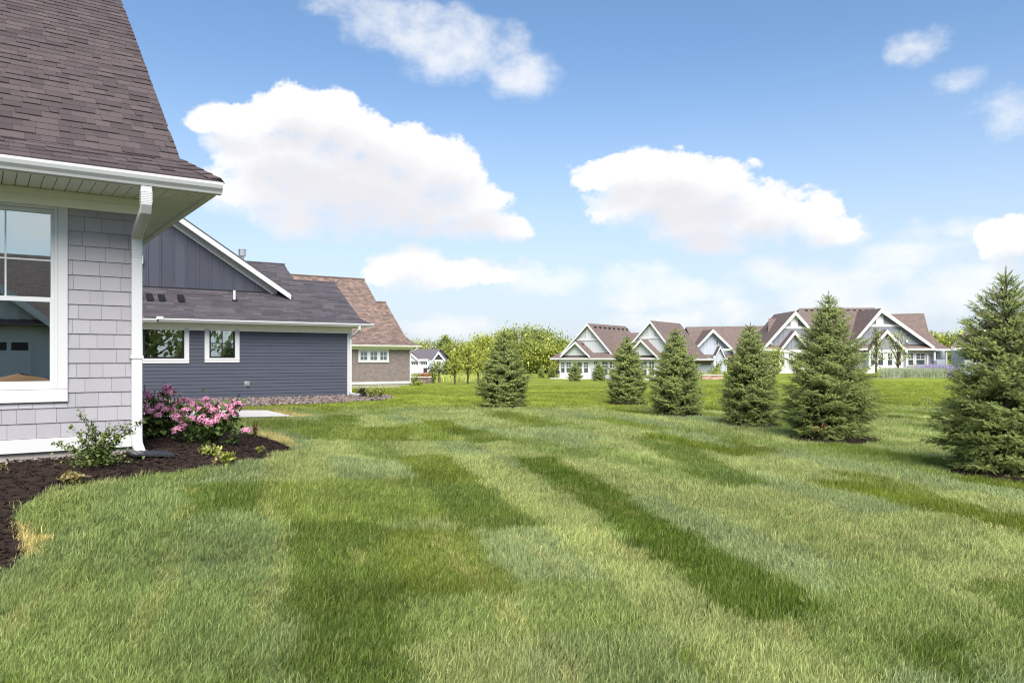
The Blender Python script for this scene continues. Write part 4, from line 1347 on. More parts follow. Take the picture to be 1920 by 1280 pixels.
    # long side wing going back right, low wall with window and entry gable
    def side(px, py, xx):    # point on plane local x = xx
        k = (px - CX) / F; sx, sy = math.cos(AW), math.sin(AW)
        ox, oy = X + xx * sx, Y + xx * sy
        t = (k * oy - ox) / (-sy - k * sx)
        wy = oy + t * sx
        return t, EYE + (HY - py) / F * wy - z0
    xw = xb1 + .7
    MB().box(xb1 + .02, .6, 0, xw, 9.8, 2.62).build('wall', M['pale_blue'], h)
    b = MB(); pl = (lx(1222, .9), za)
    t1 = side(1307, 610, xa)[0]
    ridge_end = 10.2
    # lower continuation of the right slope out over the side wing
    s_ = (za - 2.85) / (xR - xa)
    b.prism([(xR + .7, 1.2, 2.85 - s_ * .7), (xR + .7, 10.1, 2.85 - s_ * .7), (xR + 1.5, 10.1, 2.5), (xR + 1.5, 1.2, 2.5)], (0, 0, .09))
    b.build('roof', M['roof_far'], h, uv=True)
    MB().box(xR + 1.5, 1.0, 2.38, xR + 1.58, 10.2, 2.6).build('gutter', M['white_far'], h)
    for (yy, zz, xx) in ((4.0, .0, 2.2), (5.2, 0, 2.2), (7.0, 0, 1.6), (7.6, 0, 1.6), (3.6, 0, 3.2), (4.4, 0, 3.2), (5.2, 0, 3.2)):
        zt = za - s_ * xx
        MB().tube([(xa + xx, yy, zt), (xa + xx, yy, zt + (.45 if xx < 3 else .16))], .07, 8).build('vent_pipe', M['grill'], rf)
    k = MB(); k.tube([(.9, -.35, .62), (.9, -.35, .95)], .28, 12); k.box(.72, -.5, .12, .78, -.45, .62); k.box(1.02, -.5, .12, 1.08, -.45, .62)
    return h, X, Y, z0, AW


tw = white_twin()
bb = MB()
bb.tube([(0, 0, .55), (0, 0, .62), (0, 0, .78), (0, 0, .92)], .26, 12)
for a in (0, 2.1, 4.2): bb.tube([(.2 * math.cos(a), .2 * math.sin(a), .56), (.3 * math.cos(a), .3 * math.sin(a), 0)], .025, 6)
g_ = bb.build('grill', M['grill'])
gx, gy_ = loc2w((tw[1], tw[2]), .35, -.9, tw[4]); g_.location = (gx, gy_, tw[3] + .12)
tag(g_, 'small black kettle grill on the patio by the white twin house', 'grill')


def mid_house():
    """grey house between the twin and the double gabled house, seen from the front"""
    Y = 108.0; z0 = -.75
    X = (1310 - CX) / F * Y
    s = Y / F
    h = thing('house', 'pale grey house with long brown roof and dark open garage between the other far houses', 'house', (X, Y, z0), 0)
    x = lambda px: (px - 1310) * s
    z = lambda py, dy=0.0: EYE + (HY - py) * (Y + dy) / F - z0
    MB().box(x(1300), 0, 0, x(1450), 9, z(669)).build('wall', M['pale_blue'], h)
    b = MB()
    b.prism([(x(1308), -.6, z(671)), (x(1455), -.6, z(671)), (x(1455) * 1.05, 6, z(612, 6)), (x(1304), 6, z(614, 6))], (0, 0, .1))
    b.prism([(x(1455) * 1.05, 6, z(612, 6)), (x(1304), 6, z(614, 6)), (x(1304), 12, z(660, 6)), (x(1455) * 1.05, 12, z(660, 6))], (0, 0, .1001))
    b.build('roof', M['roof_far'], h, uv=True)
    gable(h, x(1300), x(1372), .0, z(655), x(1334.5), z(618), 6, M['pale_blue'], M['roof_far'], .3, .38, False, True, .5, z(668), .7)
    far_window(h, x(1341), x(1347), z(647), z(637), -.02, (1, 1), .08, False)
    MB().box(x(1352), -.75, z(657), x(1374), -.69, z(654)).build('trim_board', M['white_far'], h)
    gable(h, x(1337), x(1353), -1.2, z(667), x(1345), z(650), 2, M['pale_blue'], M['roof_far'], .1, .22, False, True, 0, 0, .3)
    MB().box(x(1333), -1.4, 0, x(1337), -.1, z(667)).build('porch_post', M['white_far'], h)
    far_window(h, x(1318), x(1325), z(686), z(675), -.02, (1, 0), .09, False)
    MB().box(x(1300), -.05, z(688), x(1360), -.001, z(686.5)).build('trim_board', M['white_far'], h)
    MB().box(x(1312), -.6, z(673.5), x(1362), -.55, z(670)).build('gutter', M['white_far'], h)
    MB().box(x(1363), -.04, 0, x(1382), -.002, z(676)).build('garage_door', M['dark_room'], h)
    b = MB(); b.box(x(1361), -.08, 0, x(1362.9), -.003, z(674)); b.box(x(1382.1), -.08, 0, x(1384), -.003, z(674)); b.box(x(1361), -.08, z(676) + .001, x(1384), -.003, z(673.2)); b.build('door_frame', M['white_far'], h)


mid_house()


def double_gable():
    Y = 86.0; z0 = -.30
    X = (1425 - CX) / F * Y; s = Y / F
    h = thing('house', 'blue grey house with two tall white trimmed gables and reddish brown roofs at right', 'house', (X, Y, z0), 0)
    x = lambda px, dy=0.0: (px - CX) * (Y + dy) / F - X
    z = lambda py, dy=0.0: EYE + (HY - py) * (Y + dy) / F - z0
    ez = z(654)
    MB().box(x(1430), 0, .45, x(1746), 10, ez).build('wall', M['blue_wall'], h)
    MB().box(x(1430), .03, -.2, x(1744), 10, .45).build('foundation', M['pad'], h)
    b = MB(); b.box(x(1430), -.06, .45, x(1748), -.001, .70); b.box(x(1428), -.07, ez - .55, x(1748), -.002, ez); b.build('trim_board', M['white_far'], h)
    # main roof behind the gables
    b = MB(); zr = z(579, 6)
    b.prism([(x(1500, 6), 6, zr), (x(1640, 6), 6, zr + .05), (x(1690), -.3, ez + .2), (x(1460), -.3, ez + .2)], (0, 0, .09))
    b.prism([(x(1500, 6), 6, zr), (x(1640, 6), 6, zr + .05), (x(1690), 12, ez), (x(1460), 12, ez)], (0, 0, .0901))
    rf = b.build('roof', M['roof_far'], h, uv=True)
    ridge_vents(rf, [(x(px, 5.6), 5.6, zr - .25) for px in (1512, 1522, 1534, 1590, 1602, 1612, 1624, 1634)])
    # lower left roof and right hip roof
    b = MB(); b.prism([(x(1441, 4), 4, z(598, 4)), (x(1495, 4), 4, z(598, 4)), (x(1495, 1), 1, z(650, 1)), (x(1440, 1), 1, z(650, 1))], (0, 0, .09))
    b.build('roof', M['roof_far'], h, uv=True)
    b = MB()
    b.prism([(x(1670, 3.5), 3.5, z(590, 3.5)), (x(1732.5, 3.5), 3.5, z(588.5, 3.5)), (x(1741, 2.2), 2.2, z(622, 2.2)), (x(1660, 2.2), 2.2, z(622, 2.2))], (0, 0, .09))
    b.prism([(x(1660, 2.2), 2.2, z(622, 2.2)), (x(1741, 2.2), 2.2, z(622, 2.2)), (x(1762, .6), .6, z(645, .6)), (x(1660, .6), .6, z(645, .6))], (0, 0, .0901))
    b.prism([(x(1660, .6), .6, z(645, .6)), (x(1762, .6), .6, z(645, .6)), (x(1786, -.6), -.6, z(655.5, -.6)), (x(1660, -.6), -.6, z(655.5, -.6))], (0, 0, .0902))
    b.prism([(x(1732.5, 3.5), 3.5, z(588.5, 3.5)), (x(1670, 3.5), 3.5, z(590, 3.5)), (x(1670), 10, ez), (x(1760), 10, ez)], (0, 0, .09))
    b.build('roof', M['roof_far'], h, uv=True)
    MB().box(x(1748), -.66, z(657.5), x(1788), -.55, z(654)).build('gutter', M['white_far'], h)
    # gables
    gable(h, x(1432), x(1545), -.1, z(648), x(1488), z(584, -.6), 6.5, M['blue_wall'], M['roof_far'], .4, .40, True, True, .55)
    gable(h, x(1456), x(1509), -1.0, z(655), x(1482), z(621, -1.4), 1.4, M['blue_wall'], M['roof_far'], .2, .34, False, True, .45, None, .4)
    gable(h, x(1592), x(1740), -.1, z(646), x(1648), z(579, -.6), 6.5, M['blue_wall'], M['roof_far'], .4, .40, True, True, .55)
    gable(h, x(1622), x(1686), -1.0, z(655), x(1652), z(619, -1.4), 1.4, M['blue_wall'], M['roof_far'], .2, .34, False, True, .45, None, .4)
    for px, py in ((1445, 644), (1613, 629), (1699, 640)): MB().box(x(px - 2), -.22, z(py + 2), x(px + 2), -.11, z(py - 2)).build('wall_light', M['white_far'], h)
    for (ax, bx) in ((1456, 1509), (1622, 1686)): MB().box(x(ax), -1.05, z(660, -1), x(bx), -.92, z(655.2, -1)).build('trim_board', M['white_far'], h)
    MB().prism([(x(1420), -.7, z(655)), (x(1550), -.7, z(655)), (x(1550), -.12, z(649)), (x(1420), -.12, z(649))], (0, 0, .05)).build('pent_roof', M['roof_far'], h, uv=True)
    MB().prism([(x(1586), -.7, z(655)), (x(1748), -.7, z(655)), (x(1748), -.12, z(648)), (x(1586), -.12, z(648))], (0, 0, .05)).build('pent_roof', M['roof_far'], h, uv=True)
    b = MB(); b.box(x(1420), -.76, z(657.5), x(1550), -.70, z(654.5)); b.box(x(1586), -.76, z(656.5), x(1749), -.70, z(653)); b.build('gutter', M['white_far'], h)
    # bays with windows
    MB().box(x(1456), -.9, -.2, x(1509), -.002, z(660)).build('bay_wall', M['white_far'], h)
    MB().box(x(1622), -.9, -.2, x(1686), -.002, z(660)).build('bay_wall', M['white_far'], h)
    for (a, c, y) in ((1457.5, 1467, -.92), (1472, 1482, -.92), (1486, 1506, -.92), (1624, 1634, -.92), (1638, 1650, -.92), (1655, 1667, -.92), (1671, 1683, -.92), (1701, 1713.5, -.02), (1716, 1735, -.02)):
        far_window(h, x(a), x(c), z(686), z(661), y, (1, 1), .10)
    b = MB(); b.box(x(1736.5), -.10, .3, x(1740), -.07, ez - .5); b.box(x(1714), -.06, .75, x(1716), -.003, ez - .5); b.box(x(1698), -.06, .75, x(1700.5), -.003, ez - .5); b.build('trim_board', M['white_far'], h)
    # small porch at the right end
    MB().box(x(1748), .6, .0, x(1782), 1.2, z(657)).build('porch_wall', M['pale_blue'], h)
    far_window(h, x(1752), x(1760), z(674), z(662), .58, (0, 0), .08, False)
    far_window(h, x(1762), x(1768), z(674), z(662), .58, (0, 0), .08, False)
    for px in (1748.5, 1770): MB().box(x(px - 1.5), -.5, 0, x(px + 1.5), -.3, z(657)).build('porch_post', M['white_far'], h)
    MB().box(x(1750), -.45, z(684), x(1769), -.38, z(674)).build('porch_rail', M['pale_blue'], h)
    MB().box(x(1739), -1.3, z(699), x(1745), -.8, z(676)).build('porch_pier', M['blue_wall'], h)
    MB().box(x(1600), -1.6, -.3, x(1746), -.95, z(690)).build('terrace_wall', M['pad'], h)


double_gable()
ac = MB(); ac.box(-.2, -.2, 0, .2, .2, .62); ac.box(-.22, -.22, .62, .22, .22, .66)
aco = ac.build('planter', M['grill'], bevel=.02)
aco.location = ((1749.5 - CX) / F * 84, 84.0, float(gz(44.3, 84.0)) + .25)
tag(aco, 'dark square planter at the right corner of the double gabled house', 'planter')


def garage_house():
    Y = 182.0; s = Y / F
    X = (768 - CX) * s; z0 = -1.85
    h = thing('house', 'small distant house with two white garage doors and navy gable at the tree line', 'house', (X, Y, z0), 0)
    x = lambda px: (px - 768) * s
    z = lambda py: EYE + (HY - py) * Y / F - z0
    MB().box(x(752), 0, 0, x(803), 9, z(673)).build('wall', M['white_far'], h)
    MB().box(x(804), -.5, 0, x(836), 9, z(673)).build('wall', M['pale_blue'], h)
    MB().box(x(836), .5, 0, x(841), 6, z(681)).build('wall', M['pale_blue'], h)
    b = MB()
    b.prism([(x(752), -.6, z(674)), (x(812), -.6, z(674)), (x(822), 6, z(655)), (x(766), 6, z(655))], (0, 0, .15))
    b.prism([(x(766), 6, z(655)), (x(822), 6, z(655)), (x(838), 12, z(673)), (x(752), 12, z(673))], (0, 0, .1501))
    b.build('roof', M['roof_far_grey'], h, uv=True)
    gable(h, x(754), x(784), -.7, z(673), x(767), z(658), 6, M['grey_wall'], M['roof_far_grey'], .3, .5, False, True, 0)
    gable(h, x(814), x(834), -1.2, z(672.5), x(823.5), z(659), 7, M['navy'], M['roof_far_grey'], .3, .55, False, True, 0)
    b = MB(); b.box(x(752), -.8, z(676.5), x(804), -.72, z(673)); b.box(x(785), -.8, 0, x(787), -.72, z(676.5)); b.box(x(802), -.8, 0, x(804.5), -.72, z(676.5)); b.build('trim_board', M['white_far'], h)
    for (a, c) in ((768, 783.5), (789.5, 801)):
        d = MB().box(x(a), -.05, 0, x(c), -.003, z(679)).build('garage_door', M['white_far'], h)
        n = 4 if c - a > 14 else 3
        for k in range(n):
            u0 = x(a) + (x(c) - x(a)) * (k + .18) / n; u1 = x(a) + (x(c) - x(a)) * (k + .85) / n
            MB().box(u0, -.07, z(683), u1, -.052, z(680)).build('window', M['black'], d)
    b = MB(); b.box(x(812), -1.4, .6, x(834.5), -1.28, z(674)); b.build('bay_wall', M['white_far'], h)
    far_window(h, x(813.5), x(817.5), z(687), z(676.5), -1.44, (0, 0), .12, False)
    far_window(h, x(819), x(828.5), z(687), z(676), -1.44, (1, 0), .14, False)
    far_window(h, x(830), x(833.5), z(687), z(676.5), -1.44, (0, 0), .12, False)


garage_house()


def far_right_house():
    Y = 74.0; s = Y / F
    X = (1790 - CX) * s; z0 = -.25
    h = thing('house', 'grey gabled house with taupe roof half hidden behind the big right spruce', 'house', (X, Y, z0), 0)
    x = lambda px, dy=0.0: (px - CX) * (Y + dy) / F - X
    z = lambda py, dy=0.0: EYE + (HY - py) * (Y + dy) / F - z0
    MB().box(x(1808), 0, 0, x(1990), 2.2, z(655)).build('wall', M['pale_blue'], h)
    b = MB()
    b.prism([(x(1776), -.6, z(651)), (x(2000), -.6, z(651)), (x(2000), 2.2, z(619, 2.2)), (x(1815, 2.2), 2.2, z(619, 2.2))], (0, 0, .1))
    b.prism([(x(1824, 2.2), 2.2, z(620, 2.2)), (x(2000), 2.2, z(620, 2.2)), (x(2000), 5.5, z(586, 5.5)), (x(1832, 5.5), 5.5, z(586, 5.5))], (0, 0, .1))
    b.prism([(x(1832, 5.5), 5.5, z(586, 5.5)), (x(2000), 5.5, z(586, 5.5)), (x(2000), 10, z(640, 9)), (x(1832, 10), 10, z(640, 9))], (0, 0, .1001))
    b.build('roof', M['roof_far'], h, uv=True)
    MB().prism([(x(1812, 2), 2.0, z(622, 2)), (x(1850, 2), 2.0, z(622, 2)), (x(1850, 2), 2.0, z(596, 2)), (x(1828, 2), 2.0, z(589, 2))], (0, .2, 0)).build('gable_wall', M['pale_blue'], h)
    MB().box(x(1812, 2), 1.9, z(621, 2), x(1850, 2), 1.98, z(619, 2)).build('trim_board', M['white_far'], h)
    MB().box(x(1776), -.7, z(656), x(2000), -.61, z(651)).build('gutter', M['white_far'], h)


far_right_house()


def street_house():
    """house across the way behind the photographer: it shows only in the near window's glass"""
    ang = AX + math.pi
    o = (11.0, -19.0)
    h = thing('house', 'pale gabled house with garage doors mirrored in the near window glass', 'house', (o[0], o[1], 0), ang)
    MB().box(-9, 0, 0, 7, 9, 2.8).build('wall', M['grey_wall'], h)
    gable(h, -4.6, 4.6, -.2, 2.9, 0, 6.6, 8, M['grey_wall'], M['roof_far'], .5, .35, False)
    gable(h, 4.6, 10, 1.0, 2.9, 7.3, 5.6, 8, M['grey_wall'], M['roof_far'], .5, .35, False)
    window_unit(h, -.4, .4, 4.3, 5.5, -.25, .14, M['white_far'], M['glass_far'], M['white_far'], .06, (1, 1))
    MB().prism([(-9, -.7, 2.8), (7, -.7, 2.8), (7, 1.2, 3.5), (-9, 1.2, 3.5)], (0, 0, .08)).build('pent_roof', M['roof_far'], h, uv=True)
    MB().prism([(-9, -.2, 3.0), (7, -.2, 3.0), (7, 4.5, 6.3), (-9, 4.5, 6.3)], (0, 0, .1)).build('roof', M['roof_far'], h, uv=True)
    MB().prism([(-9, 4.5, 6.3), (7, 4.5, 6.3), (7, 9.4, 3.0), (-9, 9.4, 3.0)], (0, 0, .1001)).build('roof', M['roof_far'], h, uv=True)
    for a in (-3.8, .6):
        d = MB().box(a, -.06, 0, a + 3.2, -.003, 2.2).build('garage_door', M['white_far'], h)
        for k in range(4): MB().box(a + .1 + k * .78, -.08, 1.75, a + .72 + k * .78, -.062, 2.1).build('window', M['black'], d)


street_house()
mp = MB()
_r2 = rng_of(3)
rings = []
for i in range(7):
    t = i / 6; rr = 2.0 * (1 - t) ** .8; zz = 1.05 * t ** .9 - .1
    rings.append([(rr * (1 + .15 * math.sin(3 * a * .4488 + i)) * math.cos(a * .4488) * 1.4, rr * math.sin(a * .4488), zz + .05 * _r2.random()) for a in range(14)])
vv = [p for ring in rings for p in ring]
ff = [(i * 14 + j, i * 14 + (j + 1) % 14, (i + 1) * 14 + (j + 1) % 14, (i + 1) * 14 + j) for i in range(6) for j in range(14)]
mp.add(vv, ff)
mo = mp.build('soil_mound', M['soil'], smooth=True)
mo.location = (5.6, -6.3, 0); mo.rotation_euler = (0, 0, AX)
tag(mo, 'heap of bare orange soil mirrored in the near window glass', 'soil heap')

# ================================================================== vegetation
def basis(d):
    d = d / np.linalg.norm(d, axis=1, keepdims=True)
    ref = np.where(np.abs(d[:, 2:3]) > .9, np.array([[1., 0, 0]]), np.array([[0, 0, 1.]]))
    a = np.cross(d, ref); a /= np.linalg.norm(a, axis=1, keepdims=True)
    return d, a, np.cross(d, a)


def sprig_mesh(name, P, D, Ln, tone, mat, r, k=18, nl=.021, nw=.0055):
    """needle brushes: k needles (triangles) round each shoot P + D*Ln"""
    n = len(P); d, a, b = basis(D)
    V = np.empty((n, k, 3, 3), np.float32)
    for i in range(k):
        t = (i + r.random(n)) / k
        ph = i * 2.39996 + r.random(n) * .8
        rad_ = np.cos(ph)[:, None] * a + np.sin(ph)[:, None] * b
        base = P + d * (Ln * t)[:, None]
        ll = nl * (.8 + .5 * r.random(n)) * (1.0 - .25 * t)
        tip = base + (rad_ * .82 + d * .60) * ll[:, None]
        side = np.cross(rad_, d) * (nw * .5)
        V[:, i, 0] = base - side; V[:, i, 1] = base + side; V[:, i, 2] = tip
    Fq = np.arange(n * k * 3).reshape(-1, 3)
    rn = np.clip(np.repeat(tone, k) + r.normal(0, .08, n * k), 0, 1)
    return np_mesh(name, V.reshape(-1, 3), Fq, rn, mat)


def spruce(x, y, Hh, R, seed, label, lead=.45, nb=1.0, dens=1.0, k=18, nl=.021, nw=.0055, sl=.075, group='young spruces planted in a row on the lawn', dead=0, lean=0.0, shell=1.0):
    r = rng_of(seed)
    zb = float(gz(x, y))
    t = thing('spruce_tree', label, 'tree', (x, y, zb), 0, group)
    b = MB(); b.tube([(0, 0, -.1), (.01, 0, Hh * .5), (lean, 0, Hh * .985)], .045 * Hh / 2.5 + .01, 8, .006); b.build('trunk', M['bark'], t)
    P = []; D = []; TN = []; LN = []
    bt = MB()
    z = .06
    gold = 0.0
    while z < Hh * .965:
        f = z / Hh
        prof = (.74 + 1.05 * f if f < .25 else 1.0) * min(1.0, ((1 - f) / .70) ** .86)
        if f > .80: prof *= 1 - .40 * sst((f - .80) / .15)
        L0 = R * prof * 1.06 + .035
        m = max(4, int(round((11 if f < .7 else 7) * nb * (.5 + .5 * min(1, L0 / (R * .5))))))
        for i in range(m):
            az = gold + 2 * math.pi * (i + .35 * r.normal()) / m
            lump = 1 + .14 * math.sin(2.3 * az + 5 * f + seed) + .10 * math.sin(5 * az - 9 * f + 2 * seed)
            L = L0 * lump * (.78 + .34 * r.random())
            up = -.22 + 1.1 * f ** 1.3 + .15 * r.normal()
            n = max(2, int(L / .045))
            s = np.linspace(.12, 1, n) * L
            droop = -.10 * np.sin(np.pi * s / max(L, .1)) * L * (1 - f) + .16 * (s / max(L, .1)) ** 2 * L * .6
            hx = s * math.cos(math.atan(up)); hz = s * math.sin(math.atan(up)) + droop
            bx = np.stack([hx * math.cos(az), hx * math.sin(az), z + hz], 1)
            bx[:, 0] += lean * f
            bx[:, 2] = np.maximum(bx[:, 2], .03)
            if L > .14: bt.tube([tuple(bx[0]), tuple(bx[len(bx) // 2]), tuple(bx[-1])], .009, 4, .003)
            bd = np.array([math.cos(az), math.sin(az), up * .8 + .15]); sd = np.array([-math.sin(az), math.cos(az), 0])
            for j in range(n):
                u = s[j] / L
                if u < .30 and r.random() < .7: continue
                # side twigs, longer in the middle of the branch
                tl = max((.12 + .42 * (1 - u)) * L * .8, .09) * (.6 + .6 * r.random())
                for sg in (-1, 1):
                    dr = bd * .75 + sd * sg * (.75 + .2 * r.random()) + np.array([0, 0, .10 * r.normal() + .02 - .16 * (1 - f)])
                    dr /= np.linalg.norm(dr)
                    q = 0.0
                    cnt = max(1, int(tl / .036 * dens))
                    for e in range(cnt):
                        p = bx[j] + dr * (tl * e / cnt)
                        dd = dr + sd * .5 * r.normal() * .6 + np.array([0, 0, .28 * r.normal() - .10 * (1 - f)])
                        P.append(p); D.append(dd); LN.append(sl * (.7 + .5 * r.random()))
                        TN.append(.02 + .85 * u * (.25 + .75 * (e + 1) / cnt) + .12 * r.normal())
            P.append(bx[-1]); D.append(bd); LN.append(sl * 1.2); TN.append(.75)
        z += (.075 if f < .6 else .095) / max(dens, .8) * (Hh / 2.4)
        gold += 1.1
    # short hanging shoots that fill the crown's outer shell between the whorls
    for q in range(int(430 * shell * (Hh / 2.4) * (R / .65))):
        f = 1 - math.sqrt(r.random()) * .97
        f = min(f, .88)
        prof = (.74 + 1.05 * f if f < .25 else 1.0) * min(1.0, ((1 - f) / .70) ** .86)
        if f > .80: prof *= 1 - .40 * sst((f - .80) / .15)
        az = 6.2832 * r.random()
        lump = 1 + .14 * math.sin(2.3 * az + 5 * f + seed) + .10 * math.sin(5 * az - 9 * f + 2 * seed)
        q_ = R * prof * lump * (.68 + .30 * r.random())
        c_ = np.array([q_ * math.cos(az) + lean * f, q_ * math.sin(az), max(f * Hh, .08)])
        d_ = np.array([math.cos(az), math.sin(az), -.45 + 1.0 * f]) + r.normal(0, .25, 3)
        t_ = .15 + .6 * r.random()
        for e in range(9):
            P.append(np.maximum(c_ + r.normal(0, .042, 3) * np.array([1, 1, .6]), [-9, -9, .03])); D.append(d_ + r.normal(0, .33, 3)); LN.append(sl * (.8 + .5 * r.random())); TN.append(t_ + .2 * r.random())
    # leader and its crown of upright shoots
    for zz in np.arange(Hh * .86, Hh + .03, .03):
        P.append(np.array([lean, 0, zz])); D.append(np.array([.0, .0, 1.0])); LN.append(.06); TN.append(.5)
    for zz, m, L in ((Hh * .88, 6, .15), (Hh * .925, 5, .13), (Hh * .965, 4, .10)):
        for i in range(m):
            az = 6.28 * (i + r.random()) / m; dr = np.array([math.cos(az), math.sin(az), .75 + .5 * r.random()]); dr /= np.linalg.norm(dr)
            for e in range(int(L * (.8 + .5 * r.random()) / .03)):
                P.append(np.array([lean, 0, zz]) + dr * .03 * e); D.append(dr); LN.append(.055); TN.append(.55)
    P = np.array(P); D = np.array(D); LN = np.array(LN); TN = np.clip(np.array(TN), 0, 1)
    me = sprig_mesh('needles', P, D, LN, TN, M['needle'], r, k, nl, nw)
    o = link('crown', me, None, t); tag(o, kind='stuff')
    tag(bt.build('branches', M['bark'], t), kind='stuff')
    for i in range(dead):
        az = -1.45 + .5 * r.normal(); zz = .25 + .5 * r.random(); q = R * .80
        b = MB(); p0 = np.array([q * math.cos(az), q * math.sin(az), zz])
        for e in range(4):
            dr = np.array([math.cos(az + .9 * r.normal()), -.7, -.35 + .3 * r.normal()]); dr /= np.linalg.norm(dr)
            b.tube([tuple(p0), tuple(p0 + dr * .06), tuple(p0 + dr * .12 + np.array([0, 0, -.04]))], .005, 5, .002)
        b.build('dead_twig', M['twig'], t)
    print('spruce sprigs', len(P), 'tris', len(P) * k)
    return len(P)


SL = ['largest spruce, cut by the right edge of the view, with mulch at its foot',
      'tall spruce with long bare leader and dead brown twigs low on its front',
      'slim spruce with pointed top just left of the tall dead twigged spruce',
      'dense conical spruce in front of the right gable of the white twin house',
      'small spruce touching the left side of the conical one, in front of the link roof',
      'lone spruce in the middle of the lawn left of the white twin house']
spec = [dict(dens=1.0, k=16, nl=.024, nw=.009, sl=.085, dead=2), dict(dens=1.0, k=14, nl=.026, nw=.010, sl=.085, dead=3), dict(dens=.9, k=12, nl=.03, nw=.013, sl=.085),
        dict(dens=.85, k=10, nl=.034, nw=.016, sl=.09), dict(dens=.75, k=9, nl=.04, nw=.02, sl=.09), dict(dens=.75, k=9, nl=.04, nw=.02, sl=.09)]
for i, (s, xy, kw) in enumerate(zip(SPRUCE, SP_XY, spec)):
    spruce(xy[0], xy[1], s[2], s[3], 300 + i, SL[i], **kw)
# small ones near the far houses
for i, (px, py, Y, hh, rr, lab) in enumerate([
        (1078, 714.5, 84, 2.1, .66, 'small far spruce in front of the left porch of the white twin house'),
        (1123, 714, 86, 2.0, .70, 'small far spruce right of the porch windows of the white twin house'),
        (1015, 709.5, 105, 1.5, .35, 'tiny far conifer at the edge of the woods, the left one of two'),
        (1034, 709.0, 105, 1.6, .45, 'tiny far conifer nearest the left corner of the white twin house'),
        (838, 709, 130, 2.4, 1.0, 'small far spruce in front of the distant garage house')]):
    x = (px - CX) / F * Y
    spruce(x, Y, hh, rr, 400 + i, lab, nb=.6, dens=.45, shell=.12, k=8, nl=.07, nw=.035, sl=.12, group='small conifers near the far houses')


def leaf_cloud(name, C, size, r, mat, tone, parent, kind='stuff', flat=0.0, aspect=.55):
    """one quad per leaf or leaf clump, random attitude"""
    n = len(C)
    d = r.normal(0, 1, (n, 3)); d[:, 2] *= (1 - flat); d /= np.linalg.norm(d, axis=1, keepdims=True) + 1e-9
    d, a, b = basis(d)
    s = size * (.6 + .8 * r.random(n))[:, None]
    V = np.stack([C - d * s * .5, C + a * s * aspect * .5, C + d * s * .5, C - a * s * aspect * .5], 1).reshape(-1, 3)
    o = link(name, np_mesh(name, V, np.arange(4 * n).reshape(-1, 4), np.clip(tone, 0, 1), mat), None, parent)
    tag(o, kind=kind)
    return o


def tree(x, y, Hh, W, seed, label, mat, group, n=1300, leaf=.42, trunk=.28, bare=.25, name='tree', blobs=16, narrow=False, trunk_m=None, zb=None):
    r = rng_of(seed)
    zb = float(gz(x, y)) if zb is None else zb
    t = thing(name, label, 'tree', (x, y, zb), r.random() * 6, group)
    b = MB(); cz = Hh * bare
    tr = W * .035 + .03
    b.tube([(0, 0, -.1), (.05 * W * r.normal(), .02, Hh * .45), (.06 * W * r.normal(), 0, Hh * .85)], tr, 7, tr * .25)
    C = []; T = []
    for i in range(blobs):
        f = (i + .5) / blobs
        zz = cz + (Hh - cz) * (.10 + .84 * f)
        w = W * .5 * (math.sin(math.pi * (.16 + .74 * f)) ** .8 if not narrow else (.95 - .75 * f))
        az = i * 2.4 + r.random(); q = w * (.35 + .5 * r.random())
        c = np.array([q * math.cos(az), q * math.sin(az), zz])
        b.tube([(0, 0, zz * .55), tuple(c * np.array([.5, .5, .8])), tuple(c)], tr * .35, 5, tr * .1)
        br = W * (.15 + .11 * r.random()) * (1.0 if not narrow else .75)
        m = int(n / blobs)
        p = r.normal(0, 1, (m, 3)); p /= np.linalg.norm(p, axis=1, keepdims=True)
        p *= (r.random(m) ** .4)[:, None] * br * np.array([1, 1, .78])
        p *= (1 + .35 * r.normal(size=(m, 1)))
        C.append(c + p); tone = .30 + .35 * r.random()
        T.append(tone + .28 * p[:, 2] / br * .0 + .2 * r.normal(size=m))
    b.build('trunk', trunk_m or M['bark'], t)
    leaf_cloud('crown', np.concatenate(C), leaf, r, mat, np.concatenate(T), t)
    return t


# woods behind the lone spruce: px, py of the crown top, distance, width in px, kind
WOODS = [
    (742, 648, 230, 46, 'y', 'dark'), (775, 642, 235, 40, 'y', ''), (806, 640, 230, 44, 'g', ''), (836, 629, 225, 24, 'g', ''), (858, 640, 215, 40, 'g', ''), (884, 641, 210, 36, 'g', ''),
    (905, 628, 200, 44, 'y', ''), (922, 634, 190, 40, 'y', ''), (940, 622, 195, 44, 'y', ''), (956, 616, 200, 46, 'g', ''), (976, 610, 195, 46, 'g', ''), (1002, 613, 190, 44, 'g', ''),
    (1022, 620, 185, 46, 'd', ''), (1042, 630, 175, 42, 'g', ''), (1058, 640, 180, 36, 'g', ''), (985, 640, 165, 50, 'd', ''), (1015, 648, 160, 44, 'g', ''), (1036, 652, 158, 40, 'y', ''), (958, 645, 165, 44, 'y', ''), (930, 655, 165, 40, 'y', ''),
    (1100, 645, 240, 60, 'd', ''), (1290, 640, 260, 80, 'g', ''), (1745, 622, 190, 34, 'y', ''), (1765, 630, 200, 40, 'd', ''), (1790, 626, 210, 44, 'g', ''), (1812, 622, 190, 40, 'y', ''), (1840, 630, 200, 50, 'g', '')]
mats = {'y': M['leaf_yellow'], 'g': M['leaf_green'], 'd': M['leaf_deep']}
kinds = {'y': 'yellow green broadleaf tree', 'g': 'mid green broadleaf tree', 'd': 'deep green broadleaf tree'}
